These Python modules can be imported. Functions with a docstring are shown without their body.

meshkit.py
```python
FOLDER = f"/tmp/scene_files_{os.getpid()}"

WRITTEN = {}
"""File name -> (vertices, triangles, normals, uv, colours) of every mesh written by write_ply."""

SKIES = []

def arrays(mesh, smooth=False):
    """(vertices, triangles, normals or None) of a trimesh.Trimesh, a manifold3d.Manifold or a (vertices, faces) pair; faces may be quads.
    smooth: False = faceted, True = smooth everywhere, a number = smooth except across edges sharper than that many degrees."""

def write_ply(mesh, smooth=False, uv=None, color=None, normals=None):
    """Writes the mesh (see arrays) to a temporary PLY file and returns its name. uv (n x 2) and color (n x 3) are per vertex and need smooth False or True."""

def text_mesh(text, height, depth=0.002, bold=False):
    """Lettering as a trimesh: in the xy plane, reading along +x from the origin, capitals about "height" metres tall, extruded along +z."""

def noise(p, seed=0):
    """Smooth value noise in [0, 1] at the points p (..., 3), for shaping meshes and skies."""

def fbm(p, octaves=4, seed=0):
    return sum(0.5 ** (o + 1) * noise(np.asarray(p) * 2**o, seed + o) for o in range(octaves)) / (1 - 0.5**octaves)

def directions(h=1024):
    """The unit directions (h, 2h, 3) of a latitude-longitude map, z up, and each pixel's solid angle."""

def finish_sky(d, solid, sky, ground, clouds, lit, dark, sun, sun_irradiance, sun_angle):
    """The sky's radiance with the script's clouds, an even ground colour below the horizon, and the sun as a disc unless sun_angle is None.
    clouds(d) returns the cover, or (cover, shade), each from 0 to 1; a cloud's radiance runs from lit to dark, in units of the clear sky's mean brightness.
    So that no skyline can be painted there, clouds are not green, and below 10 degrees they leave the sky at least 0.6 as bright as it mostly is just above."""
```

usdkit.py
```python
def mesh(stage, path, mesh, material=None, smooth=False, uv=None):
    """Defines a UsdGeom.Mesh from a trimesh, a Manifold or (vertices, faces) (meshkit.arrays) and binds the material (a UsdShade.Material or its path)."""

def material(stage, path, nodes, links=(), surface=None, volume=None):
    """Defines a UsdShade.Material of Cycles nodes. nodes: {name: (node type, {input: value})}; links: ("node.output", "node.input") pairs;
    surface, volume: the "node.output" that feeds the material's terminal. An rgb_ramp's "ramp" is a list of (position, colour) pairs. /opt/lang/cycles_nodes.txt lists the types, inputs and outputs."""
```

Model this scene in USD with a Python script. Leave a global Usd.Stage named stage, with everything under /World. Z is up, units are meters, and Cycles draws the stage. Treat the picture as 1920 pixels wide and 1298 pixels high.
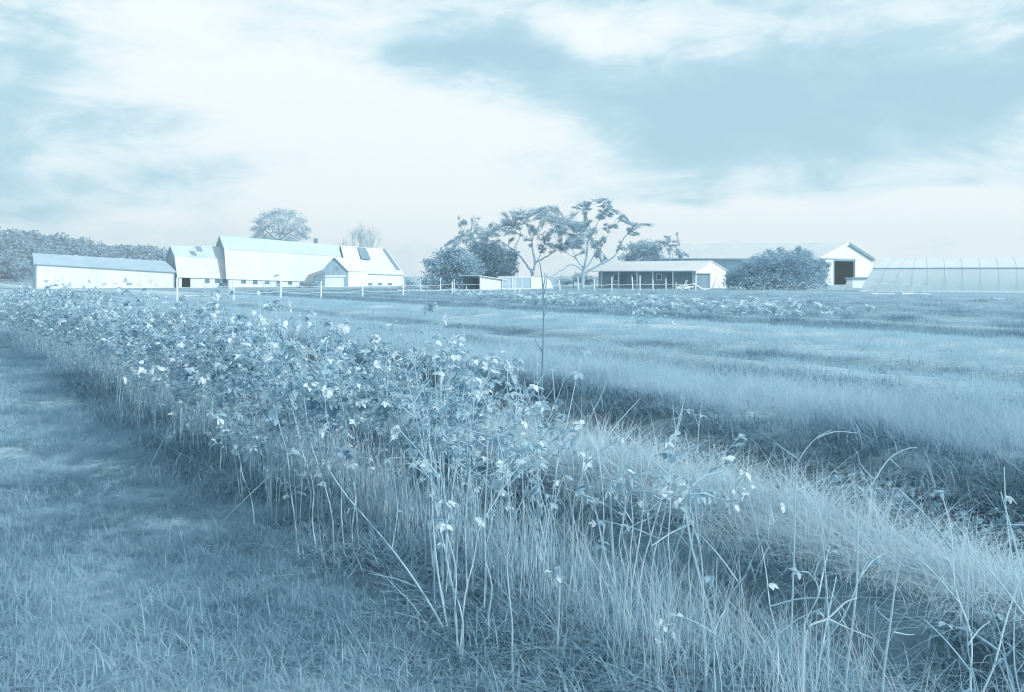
import math, random
import numpy as np
import trimesh
from shapely.geometry import Polygon, box as sbox
from pxr import Usd, UsdGeom, UsdLux, UsdShade, Gf, Sdf, Vt
import usdkit, meshkit

# ------------------------------------------------------------------ camera, sky, sun, exposure
stage = Usd.Stage.CreateInMemory()
UsdGeom.SetStageUpAxis(stage, 'Z')
UsdGeom.SetStageMetersPerUnit(stage, 1.0)
UsdGeom.Xform.Define(stage, '/World')
UsdGeom.Scope.Define(stage, '/World/Looks')
EYE, FPX, CX, HY = 1.6, 1700.0, 960.0, 517.0          # eye height; focal length, centre column and horizon row in photo pixels
cam = UsdGeom.Camera.Define(stage, '/World/camera')
cam.CreateHorizontalApertureAttr(36.0)
cam.CreateFocalLengthAttr(36.0 * FPX / 1920)
cam.CreateVerticalApertureOffsetAttr(-(649 - HY) / 1920 * 36.0)
cam.CreateExposureAttr(0.22)
cam.CreateClippingRangeAttr(Gf.Vec2f(0.05, 5000))
cx_ = UsdGeom.Xformable(cam)
cx_.AddTranslateOp().Set(Gf.Vec3d(0, 0, EYE))
cx_.AddRotateXOp().Set(90.0)

ELEV = math.radians(29.0)
SUN = np.array([0.91, -0.42, 0.0]); SUN /= np.linalg.norm(SUN)
SUN = np.array([SUN[0] * math.cos(ELEV), SUN[1] * math.cos(ELEV), math.sin(ELEV)])
SUN_I, SKY_S = 0.72, 0.10

def lobe(i, px, py, rx, rz, w, nodes, links):
    """a soft patch of the sky's cloud cover about a direction; adds w at its centre"""
    c = np.array([(px - CX) / FPX, 1.0, (HY - py) / FPX]); c /= np.linalg.norm(c)
    nodes[f's{i}'] = ('vector_math', {'math_type': 'subtract', 'vector2': tuple(c)})
    nodes[f'm{i}'] = ('vector_math', {'math_type': 'multiply', 'vector2': (1 / rx, 1 / max(rx, rz), 1 / rz)})
    nodes[f'l{i}'] = ('vector_math', {'math_type': 'length'})
    nodes[f'r{i}'] = ('map_range', {'range_type': 'smoothstep', 'from_min': 0.0, 'from_max': 1.0, 'to_min': w, 'to_max': 0.0, 'clamp': True})
    links += [('warp.vector', f's{i}.vector1'), (f's{i}.vector', f'm{i}.vector1'), (f'm{i}.vector', f'l{i}.vector1'), (f'l{i}.value', f'r{i}.value')]
    return f'r{i}.result'

def make_sky():
    n = {
        'tc': ('texture_coordinate', {}),
        'sky': ('sky_texture', {'sky_type': 'single_scattering', 'sun_disc': False, 'sun_elevation': ELEV, 'sun_rotation': math.atan2(SUN[0], SUN[1]),
                                'air_density': 1.0, 'aerosol_density': 1.0, 'ozone_density': 1.0}),
        'map': ('mapping', {'mapping_type': 'point', 'rotation': (0.0, 0.22, 0.0), 'scale': (1.0, 1.0, 2.8)}),
        'wn': ('noise_texture', {'scale': 2.2, 'detail': 3.0, 'roughness': 0.5}),
        'wc': ('vector_math', {'math_type': 'subtract', 'vector2': (0.5, 0.5, 0.5)}),
        'ws': ('vector_math', {'math_type': 'scale', 'scale': 0.16}),
        'warp': ('vector_math', {'math_type': 'add'}),
        'n1': ('noise_texture', {'scale': 3.4, 'detail': 7.0, 'roughness': 0.56, 'distortion': 0.5}),
        'n2': ('noise_texture', {'scale': 9.0, 'detail': 8.0, 'roughness': 0.66, 'distortion': 0.6}),
        'n1s': ('map_range', {'from_min': 0.0, 'from_max': 1.0, 'to_min': -0.55, 'to_max': 0.55}),
        'n2s': ('map_range', {'from_min': 0.0, 'from_max': 1.0, 'to_min': -0.42, 'to_max': 0.42}),
        'base': ('math', {'math_type': 'add'}),
    }
    L = [('tc.generated', 'map.vector'), ('map.vector', 'n1.vector'), ('map.vector', 'n2.vector'), ('map.vector', 'wn.vector'),
         ('wn.color', 'wc.vector1'), ('wc.vector', 'ws.vector1'), ('tc.generated', 'warp.vector1'), ('ws.vector', 'warp.vector2'),
         ('n1.fac', 'n1s.value'), ('n2.fac', 'n2s.value'), ('n1s.result', 'base.value1'), ('n2s.result', 'base.value2')]
    prev = 'base.value'
    lobes = [(560, 190, 0.20, 0.13, 0.42), (330, 90, 0.20, 0.07, 0.20), (820, 330, 0.26, 0.09, 0.40), (1150, 60, 0.12, 0.035, 0.35), (1500, 430, 0.38, 0.03, 0.42),
             (20, 190, 0.075, 0.12, -0.20), (90, 400, 0.10, 0.035, -0.22), (180, 260, 0.14, 0.05, 0.16), (1480, 190, 0.40, 0.13, -0.36), (880, 130, 0.17, 0.055, -0.26), (1700, 120, 0.2, 0.12, -0.08), (620, 400, 0.42, 0.05, 0.40), (1300, 470, 0.9, 0.05, 0.30)]
    for i, (px, py, rx, rz, w) in enumerate(lobes):
        out = lobe(i, px, py, rx, rz, w, n, L)
        n[f'a{i}'] = ('math', {'math_type': 'add'})
        L += [(prev, f'a{i}.value1'), (out, f'a{i}.value2')]
        prev = f'a{i}.value'
    n['cov'] = ('map_range', {'range_type': 'smoothstep', 'from_min': -0.36, 'from_max': 0.34, 'to_min': 0.0, 'to_max': 1.0, 'clamp': True})
    n['ramp'] = ('rgb_ramp', {'ramp': SKY_RAMP})
    n['mixf'] = ('mix_color', {'blend_type': 'mix', 'fac': 0.97, 'use_clamp': False})
    n['skt'] = ('mix_color', {'blend_type': 'multiply', 'fac': 1.0, 'b': (0.62, 0.88, 1.0), 'use_clamp': False})
    n['bg'] = ('background_shader', {'strength': SKY_S})
    n['sc'] = ('vector_math', {'math_type': 'scale', 'scale': SKY_CLOUD})
    L += [(prev, 'cov.value'), ('cov.result', 'ramp.fac'), ('ramp.color', 'sc.vector1'), ('sky.color', 'skt.a'), ('skt.result', 'mixf.a'), ('sc.vector', 'mixf.b'), ('mixf.result', 'bg.color')]
    return usdkit.material(stage, '/World/Looks/sky', n, L, surface='bg.background')

SKY_RAMP = [(0.0, (0.38, 0.585, 0.70)), (0.3, (0.46, 0.66, 0.76)), (0.6, (0.65, 0.79, 0.85)), (1.0, (0.83, 0.885, 0.905))]
SKY_CLOUD = 10.0
dome = UsdLux.DomeLight.Define(stage, '/World/sky')
dome.CreateIntensityAttr(1.0)
UsdShade.MaterialBindingAPI.Apply(dome.GetPrim()).Bind(make_sky())
dome.GetPrim().SetCustomDataByKey('kind', 'structure')
sun = UsdLux.DistantLight.Define(stage, '/World/sun')
sun.CreateNormalizeAttr(True); sun.CreateIntensityAttr(SUN_I); sun.CreateAngleAttr(0.5)
sun.CreateColorAttr(Gf.Vec3f(1.0, 0.985, 0.955))
zx = SUN; xx = np.cross([0, 0, 1], zx); xx /= np.linalg.norm(xx); yx = np.cross(zx, xx)
UsdGeom.Xformable(sun).AddTransformOp().Set(Gf.Matrix4d(*xx, 0, *yx, 0, *zx, 0, 0, 0, 0, 1))

# ------------------------------------------------------------------ helpers
rng = np.random.default_rng(7)
_used = {}

def unique(parent, name):
    k = (parent, name)
    i = _used.get(k, 0); _used[k] = i + 1
    return f'{parent}/{name}' if i == 0 else f'{parent}/{name}_{i:03d}'

def keys(prim, label=None, cat=None, group=None, kind=None):
    for k, v in (('label', label), ('category', cat), ('group', group), ('kind', kind)):
        if v: prim.SetCustomDataByKey(k, v)
    return prim

def thing(name, label, cat, loc=(0, 0, 0), rot=0.0, group=None, scale=None):
    x = UsdGeom.Xform.Define(stage, unique('/World', name))
    x.AddTranslateOp().Set(Gf.Vec3d(*map(float, loc)))
    x.AddRotateZOp().Set(math.degrees(rot))
    if scale is not None: x.AddScaleOp().Set(Gf.Vec3f(*map(float, scale)))
    return keys(x.GetPrim(), label, cat, group)

def obj(name, mesh, mat, parent=None, label=None, smooth=False, origin=(0, 0, 0)):
    """one Mesh prim; vertices given in world coordinates less origin"""
    pp = str(parent.GetPath()) if parent is not None else '/World'
    if isinstance(mesh, tuple):
        mesh = (np.asarray(mesh[0], float) - np.asarray(origin, float), mesh[1])
    else:
        mesh = mesh.copy(); mesh.apply_translation(-np.asarray(origin, float))
    m = usdkit.mesh(stage, unique(pp, name), mesh, M[mat] if isinstance(mat, str) else mat, smooth=smooth)
    return keys(m.GetPrim(), label)

def copy_of(src, loc, rot, scale, label, cat, group):
    t = thing(src.GetName().rsplit('_', 1)[0] if src.GetName()[-3:].isdigit() else src.GetName(), label, cat, loc, rot, group, scale)
    t.GetReferences().AddInternalReference(src.GetPath()); t.SetInstanceable(True)
    return t

def P(px, py, D):
    return np.array([(px - CX) / FPX * D, D, EYE - (py - HY) / FPX * D])

def smooth01(x): x = np.clip(x, 0, 1); return x * x * (3 - 2 * x)

def cat_(parts):
    vs, fs, o = [], [], 0
    for v, f in parts:
        vs.append(v); fs.append(np.asarray(f) + o); o += len(v)
    return np.vstack(vs), np.vstack(fs)

def tube(pts, radii, sides=5, cap=True):
    p = np.asarray(pts, float)
    r = np.broadcast_to(np.asarray(radii, float), (len(p),))
    t = np.gradient(p, axis=0); t /= np.linalg.norm(t, axis=1, keepdims=True) + 1e-12
    a = np.cross(t, np.where(np.abs(t[:, 2:]) < 0.9, [0, 0, 1.0], [1.0, 0, 0])); a /= np.linalg.norm(a, axis=1, keepdims=True) + 1e-12
    b = np.cross(t, a)
    ang = np.arange(sides) * 2 * np.pi / sides
    v = (p[:, None] + r[:, None, None] * (np.cos(ang)[None, :, None] * a[:, None] + np.sin(ang)[None, :, None] * b[:, None])).reshape(-1, 3)
    i, j = np.meshgrid(np.arange(len(p) - 1), np.arange(sides), indexing='ij')
    q = np.stack([i * sides + j, i * sides + (j + 1) % sides, (i + 1) * sides + (j + 1) % sides, (i + 1) * sides + j], -1).reshape(-1, 4)
    f = np.vstack([q[:, [0, 1, 2]], q[:, [0, 2, 3]]])
    if cap:
        e = (len(p) - 1) * sides
        f = np.vstack([f, [[e, e + k, e + k + 1] for k in range(1, sides - 1)], [[0, k + 1, k] for k in range(1, sides - 1)]])
    return v, f

def bez(pts, n=8):
    """smooth polyline through the points (Catmull-Rom)"""
    p = np.asarray(pts, float)
    p = np.vstack([2 * p[0] - p[1], p, 2 * p[-1] - p[-2]])
    out = []
    for k in range(1, len(p) - 2):
        t = np.linspace(0, 1, n, endpoint=False)[:, None]
        out.append(0.5 * (2 * p[k] + (p[k + 1] - p[k - 1]) * t + (2 * p[k - 1] - 5 * p[k] + 4 * p[k + 1] - p[k + 2]) * t ** 2 + (3 * p[k] - p[k - 1] - 3 * p[k + 1] + p[k + 2]) * t ** 3))
    return np.vstack(out + [p[-2:-1]])

def bx(c, s, rot=0.0):
    m = trimesh.creation.box(s)
    if rot: m.apply_transform(trimesh.transformations.rotation_matrix(rot, [0, 0, 1]))
    m.apply_translation(c)
    return np.array(m.vertices), np.array(m.faces)

def panel(poly, O, ux, thick, out):
    """a shapely polygon in (along, z), stood up in the plane through O along ux, from the plane inwards by thick (out: outward normal)"""
    m = trimesh.creation.extrude_polygon(poly, thick, engine='earcut')
    v = np.array(m.vertices)
    w = O[None, :2] + v[:, :1] * ux[None, :2] - v[:, 2:3] * out[None, :2]
    V = np.column_stack([w, v[:, 1]])
    m2 = trimesh.Trimesh(V, m.faces, process=False)
    if m2.volume < 0: m2.invert()
    return np.array(m2.vertices), np.array(m2.faces)

def slab(a, b, c, d, th):
    """a thick sheet on four corners, thickened along its normal, away from the ground"""
    q = np.array([a, b, c, d], float)
    n = np.cross(q[1] - q[0], q[3] - q[0]); n /= np.linalg.norm(n)
    if n[2] < 0: n = -n
    v = np.vstack([q + n * 0.02, q + n * (th + 0.02)])
    m = trimesh.Trimesh(v, trimesh.convex.convex_hull(v).faces if False else [[0, 2, 1], [0, 3, 2], [4, 5, 6], [4, 6, 7], [0, 1, 5], [0, 5, 4], [1, 2, 6], [1, 6, 5], [2, 3, 7], [2, 7, 6], [3, 0, 4], [3, 4, 7]], process=False)
    if m.volume < 0: m.invert()
    return np.array(m.vertices), np.array(m.faces)

# ------------------------------------------------------------------ materials (blue print tones; the whole place has them)
M = {}
def tone(c):
    return c if min(c) > 0.5 else (c[0] ** 0.54, c[1] ** 0.49, c[2] ** 0.45)

def mat_plain(name, c1, c2, scale=4.0, rough=0.85, detail=4.0, bump=0.0, spec=0.25, space='position', stretch=(1, 1, 1), bscale=None):
    n = {'g': ('geometry', {}), 'tc': ('texture_coordinate', {}), 'mp': ('mapping', {'mapping_type': 'point', 'scale': stretch}), 'n': ('noise_texture', {'scale': scale, 'detail': detail, 'roughness': 0.6}),
         'r': ('rgb_ramp', {'ramp': [(0.3, c1), (0.7, c2)]}), 'p': ('principled_bsdf', {'roughness': rough, 'specular_ior_level': spec})}
    L = [('g.position' if space == 'position' else 'tc.object', 'mp.vector'), ('mp.vector', 'n.vector'), ('n.fac', 'r.fac'), ('r.color', 'p.base_color')]
    if bump:
        n['bn'] = ('noise_texture', {'scale': bscale or scale * 4, 'detail': 5.0}); n['b'] = ('bump', {'strength': bump, 'distance': 0.05})
        L += [('mp.vector', 'bn.vector'), ('bn.fac', 'b.height'), ('b.normal', 'p.normal')]
    M[name] = usdkit.material(stage, '/World/Looks/' + name, n, L, surface='p.BSDF')

def mat_leaf(name, stops, trans=0.35, scale=0.6, rough=0.6, mixn=0.5, spec=0.2):
    """thin foliage: colour by island and by a broad noise, part of the light passing through"""
    n = {'g': ('geometry', {}), 'n': ('noise_texture', {'scale': scale, 'detail': 3.0}), 'mf': ('mix_float', {'fac': mixn}),
         'r': ('rgb_ramp', {'ramp': [(a, tone(c)) for a, c in stops]}), 'p': ('principled_bsdf', {'roughness': rough, 'specular_ior_level': spec}), 't': ('translucent_bsdf', {}), 'mx': ('mix_closure', {'fac': trans})}
    L = [('g.position', 'n.vector'), ('g.random_per_island', 'mf.a'), ('n.fac', 'mf.b'), ('mf.result', 'r.fac'), ('r.color', 'p.base_color'), ('r.color', 't.color'), ('p.BSDF', 'mx.closure1'), ('t.BSDF', 'mx.closure2')]
    M[name] = usdkit.material(stage, '/World/Looks/' + name, n, L, surface='mx.closure')

mat_plain('white_siding', (0.68, 0.73, 0.75), (0.83, 0.86, 0.87), 0.9, 0.7, stretch=(1, 1, 0.25))
mat_plain('white_roof', (0.61, 0.66, 0.68), (0.71, 0.74, 0.75), 0.35, 0.55, stretch=(1, 1, 0.3))
mat_plain('pale_roof', (0.48, 0.60, 0.66), (0.58, 0.69, 0.74), 0.35, 0.6, stretch=(1, 1, 0.3))
mat_plain('blue_roof', (0.33, 0.47, 0.56), (0.42, 0.55, 0.64), 0.4, 0.6)
mat_plain('dark_board', (0.16, 0.27, 0.35), (0.24, 0.36, 0.44), 0.8, 0.85, stretch=(2, 2, 0.3))  # dark boards; on barn gables the shade is put into this colour
mat_plain('shade_board', (0.26, 0.40, 0.49), (0.34, 0.48, 0.57), 0.8, 0.85, stretch=(2, 2, 0.3))  # shade put into the colour of sides turned from the sun; also rails
mat_plain('dark_metal', (0.16, 0.28, 0.36), (0.2, 0.33, 0.41), 2.0, 0.6)
mat_plain('window_glass', (0.10, 0.20, 0.27), (0.16, 0.27, 0.35), 0.5, 0.25, spec=0.5)
mat_plain('white_paint', (0.72, 0.79, 0.82), (0.84, 0.88, 0.89), 5.0, 0.6)
mat_plain('bark', (0.32, 0.47, 0.56), (0.42, 0.57, 0.65), 1.5, 0.9)
mat_plain('pale_bark', (0.28, 0.43, 0.52), (0.40, 0.54, 0.62), 1.5, 0.9)
mat_plain('cane_bark', (0.30, 0.46, 0.55), (0.44, 0.59, 0.67), 9.0, 0.7)
mat_plain('dry_cane_bark', (0.40, 0.55, 0.63), (0.55, 0.68, 0.74), 9.0, 0.7)
mat_plain('dark_stem', (0.14, 0.25, 0.32), (0.22, 0.34, 0.42), 9.0, 0.8)
mat_plain('earth_floor', (0.24, 0.34, 0.40), (0.32, 0.43, 0.49), 1.0, 0.95)
mat_plain('cloth', (0.70, 0.78, 0.82), (0.85, 0.89, 0.90), 1.5, 0.8)
mat_leaf('leaf_pale', [(0.2, (0.50, 0.64, 0.70)), (0.8, (0.74, 0.82, 0.84))], 0.3, 40.0)
mat_leaf('leaf_mid', [(0.2, (0.16, 0.30, 0.40)), (0.8, (0.40, 0.56, 0.64))], 0.4, 30.0, rough=0.45, spec=0.4)
mat_leaf('leaf_dark', [(0.2, (0.10, 0.21, 0.30)), (0.8, (0.19, 0.33, 0.42))], 0.3, 3.0, rough=0.45, spec=0.4)
mat_leaf('tree_leaf', [(0.2, (0.17, 0.31, 0.40)), (0.8, (0.31, 0.47, 0.56))], 0.35, 0.5)
mat_leaf('airy_leaf', [(0.2, (0.26, 0.42, 0.51)), (0.8, (0.44, 0.60, 0.68))], 0.45, 0.5)
mat_leaf('oak_leaf', [(0.2, (0.20, 0.35, 0.44)), (0.8, (0.34, 0.50, 0.58))], 0.4, 0.5)
mat_leaf('shrub_leaf', [(0.2, (0.12, 0.24, 0.33)), (0.8, (0.27, 0.42, 0.51))], 0.3, 0.5)
mat_leaf('crop_leaf', [(0.2, (0.38, 0.54, 0.62)), (0.8, (0.72, 0.82, 0.85))], 0.3, 1.0)
mat_leaf('grass_short', [(0.28, (0.10, 0.21, 0.29)), (0.5, (0.21, 0.36, 0.46)), (0.72, (0.40, 0.56, 0.64))], 0.4, 1.1, mixn=0.7)
mat_leaf('grass_rank', [(0.2, (0.19, 0.33, 0.43)), (0.55, (0.28, 0.44, 0.54)), (0.85, (0.46, 0.61, 0.69))], 0.45, 1.0)
mat_leaf('grass_dry', [(0.2, (0.28, 0.43, 0.52)), (0.6, (0.42, 0.57, 0.65)), (0.9, (0.60, 0.72, 0.77))], 0.4, 2.0)
mat_leaf('grass_pale', [(0.2, (0.20, 0.35, 0.45)), (0.85, (0.42, 0.57, 0.65))], 0.4, 1.0)
mat_leaf('straw', [(0.2, (0.40, 0.55, 0.63)), (0.8, (0.66, 0.77, 0.81))], 0.4, 1.5)
mat_leaf('undergrowth', [(0.2, (0.055, 0.12, 0.17)), (0.8, (0.12, 0.22, 0.29))], 0.12, 1.2)  # dark weeds; in the hollows this colour also stands for shade
mat_leaf('forest_leaf', [(0.2, (0.06, 0.13, 0.19)), (0.8, (0.12, 0.22, 0.29))], 0.1, 0.05)

# ------------------------------------------------------------------ the lie of the land: rows run along RD; NV points across them, away from the path
RD = np.array([-0.55, 0.835]); NV = np.array([0.835, 0.55])
def bump1(n, c, w): return np.exp(-((n - c) / w) ** 2)
def height(x, y):
    x = np.asarray(x, float); y = np.asarray(y, float)
    n = x * NV[0] + y * NV[1]; s = x * RD[0] + y * RD[1]
    near = 1 - smooth01((np.hypot(x, y) - 60) / 40)
    p2 = np.stack([x * 0.9, y * 0.9, 0 * x], -1)
    h = 0.06 * bump1(n, 2.3, 0.5) + 0.22 * smooth01((n - 3.3) / 0.4) * (1 - smooth01((n - 4.05) / 0.4)) + 0.42 * smooth01((n - 5.05) / 0.8) * (1 - smooth01((n - 6.8) / 2.6)) - 0.12 * bump1(n, 4.75, 0.3) - 0.06 * bump1(n, 2.9, 0.3)
    h = h - 0.10 * bump1(n, 10.8, 0.7) + 0.07 * bump1(n, 12.6, 0.5) - 0.09 * bump1(n, 14.0, 0.7) + 0.10 * bump1(n, 16.5, 1.2) - 0.06 * bump1(n, 18.2, 0.5) + 0.10 * bump1(n, 19.8, 1.2) - 0.10 * bump1(n, 24.5, 1.2)
    h = h + np.where(n > 26, 0.05 * np.sin((n - 26) * 2 * np.pi / 3.2), 0) + (meshkit.noise(p2) - 0.5) * 0.07
    h = h + (meshkit.noise(np.stack([x * 5, y * 5, 0 * x], -1), 3) - 0.5) * 0.03
    dip = -0.85 * smooth01((y - 85) / 100) * smooth01((12 - x) / 50)
    return h * near + dip

def axis_values(lo, hi, dlo, dhi, step, grow=1.08):
    v = list(np.arange(dlo, dhi, step)); d = step
    while v[-1] < hi: d *= grow; v.append(v[-1] + d)
    d = step; w = []
    a = dlo
    while a > lo: d *= grow; a -= d; w.append(a)
    return np.array(w[::-1] + v)

nn = axis_values(-1500, 1500, -2.5, 12, 0.07, 1.07); ss = axis_values(-300, 2200, -1, 11, 0.09, 1.06)
NN, SS = np.meshgrid(nn, ss, indexing='ij')
GX = NN * NV[0] + SS * RD[0]; GY = NN * NV[1] + SS * RD[1]
GV = np.stack([GX, GY, height(GX, GY)], -1).reshape(-1, 3)
i_, j_ = np.meshgrid(np.arange(len(nn) - 1), np.arange(len(ss) - 1), indexing='ij')
k_ = i_ * len(ss) + j_
GF = np.stack([k_, k_ + len(ss), k_ + len(ss) + 1, k_ + 1], -1).reshape(-1, 4)
GF = np.vstack([GF[:, [0, 1, 2]], GF[:, [0, 2, 3]]])

def ground_material():
    soil, turf, straw = (0.21, 0.34, 0.42), (0.34, 0.49, 0.58), (0.46, 0.60, 0.67)
    tones = [(-3, turf), (1.5, turf), (1.9, soil), (4.7, soil), (5.2, turf), (9.6, straw), (10.2, soil), (11.5, soil), (12.2, turf), (13.0, turf), (13.5, soil), (14.6, soil), (15.3, turf), (17.6, turf), (18.2, straw), (21.4, straw), (22.6, turf),  # soil between the near rows also carries the shade of the hollows
             (23.4, soil), (26, soil), (27, turf), (29, soil), (31, turf), (33, soil), (35, turf), (37, soil), (40, soil), (46, turf), (52, soil), (60, turf), (66, soil), (70, turf), (75, turf)]
    n = {'g': ('geometry', {}), 'dot': ('vector_math', {'math_type': 'dot_product', 'vector2': (NV[0], NV[1], 0)}),
         'wob': ('noise_texture', {'scale': 0.5, 'detail': 4.0}), 'wm': ('map_range', {'from_min': 0.0, 'from_max': 1.0, 'to_min': -1.1, 'to_max': 1.1}), 'ad': ('math', {'math_type': 'add'}),
         'mr': ('map_range', {'from_min': -3.0, 'from_max': 75.0, 'to_min': 0.0, 'to_max': 1.0, 'clamp': True}),
         'r': ('rgb_ramp', {'ramp': [((a + 3) / 78, c) for a, c in tones]}),
         'f': ('noise_texture', {'scale': 9.0, 'detail': 8.0, 'roughness': 0.7}), 'fr': ('rgb_ramp', {'ramp': [(0.3, (0.62, 0.64, 0.66)), (0.7, (1.35, 1.3, 1.26))]}),
         'l': ('noise_texture', {'scale': 0.22, 'detail': 5.0, 'roughness': 0.6}), 'lr': ('rgb_ramp', {'ramp': [(0.3, (0.8, 0.82, 0.84)), (0.7, (1.2, 1.18, 1.16))]}),
         'mm': ('mix_color', {'blend_type': 'multiply', 'fac': 1.0, 'use_clamp': False}), 'm2': ('mix_color', {'blend_type': 'multiply', 'fac': 1.0, 'use_clamp': False}),
         'bn': ('noise_texture', {'scale': 14.0, 'detail': 8.0, 'roughness': 0.65}), 'b': ('bump', {'strength': 0.8, 'distance': 0.06}),
         'p': ('principled_bsdf', {'roughness': 0.95, 'specular_ior_level': 0.1})}
    L = [('g.position', 'dot.vector1'), ('g.position', 'wob.vector'), ('wob.fac', 'wm.value'), ('dot.value', 'ad.value1'), ('wm.result', 'ad.value2'), ('ad.value', 'mr.value'), ('mr.result', 'r.fac'),
         ('g.position', 'f.vector'), ('f.fac', 'fr.fac'), ('r.color', 'mm.a'), ('fr.color', 'mm.b'), ('g.position', 'l.vector'), ('l.fac', 'lr.fac'), ('mm.result', 'm2.a'), ('lr.color', 'm2.b'), ('m2.result', 'p.base_color'),
         ('g.position', 'bn.vector'), ('bn.fac', 'b.height'), ('b.normal', 'p.normal')]
    M['ground'] = usdkit.material(stage, '/World/Looks/ground', n, L, surface='p.BSDF')
ground_material()
keys(obj('ground', (GV, GF), 'ground', smooth=True), 'blue toned field of tilled and grassy strips running to the farm', None, None, 'structure')

# ------------------------------------------------------------------ buildings
def hit(px, O, ux):
    """distance along ux (from O, in plan) at which the photo column px meets the wall"""
    u = (px - CX) / FPX
    A = np.array([[u, -ux[0]], [1.0, -ux[1]]])
    D, t = np.linalg.solve(A, O[:2])
    return t, D

def hole(px0, py0, px1, py1, O, ux):
    t0, D0 = hit(px0, O, ux); t1, D1 = hit(px1, O, ux); D = (D0 + D1) / 2
    z0, z1 = P(0, py0, D)[2], P(0, py1, D)[2]
    return sbox(min(t0, t1), min(z0, z1), max(t0, t1), max(z0, z1))

def window(parent, rect, O, ux, out, frame_mat='white_paint', fw=0.12):
    a, b, c, d = rect.bounds
    fr = sbox(a - fw, b - fw, c + fw, d + fw).difference(sbox(a, b, c, d))
    w = obj('window', panel(fr, O + np.r_[out[:2] * 0.06, 0], ux, 0.12, out), frame_mat, parent)
    obj('pane', panel(sbox(a - .01, b - .01, c + .01, d + .01), O + np.r_[out[:2] * 0.01, 0], ux, 0.05, out), 'window_glass', w)
    return w

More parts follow.
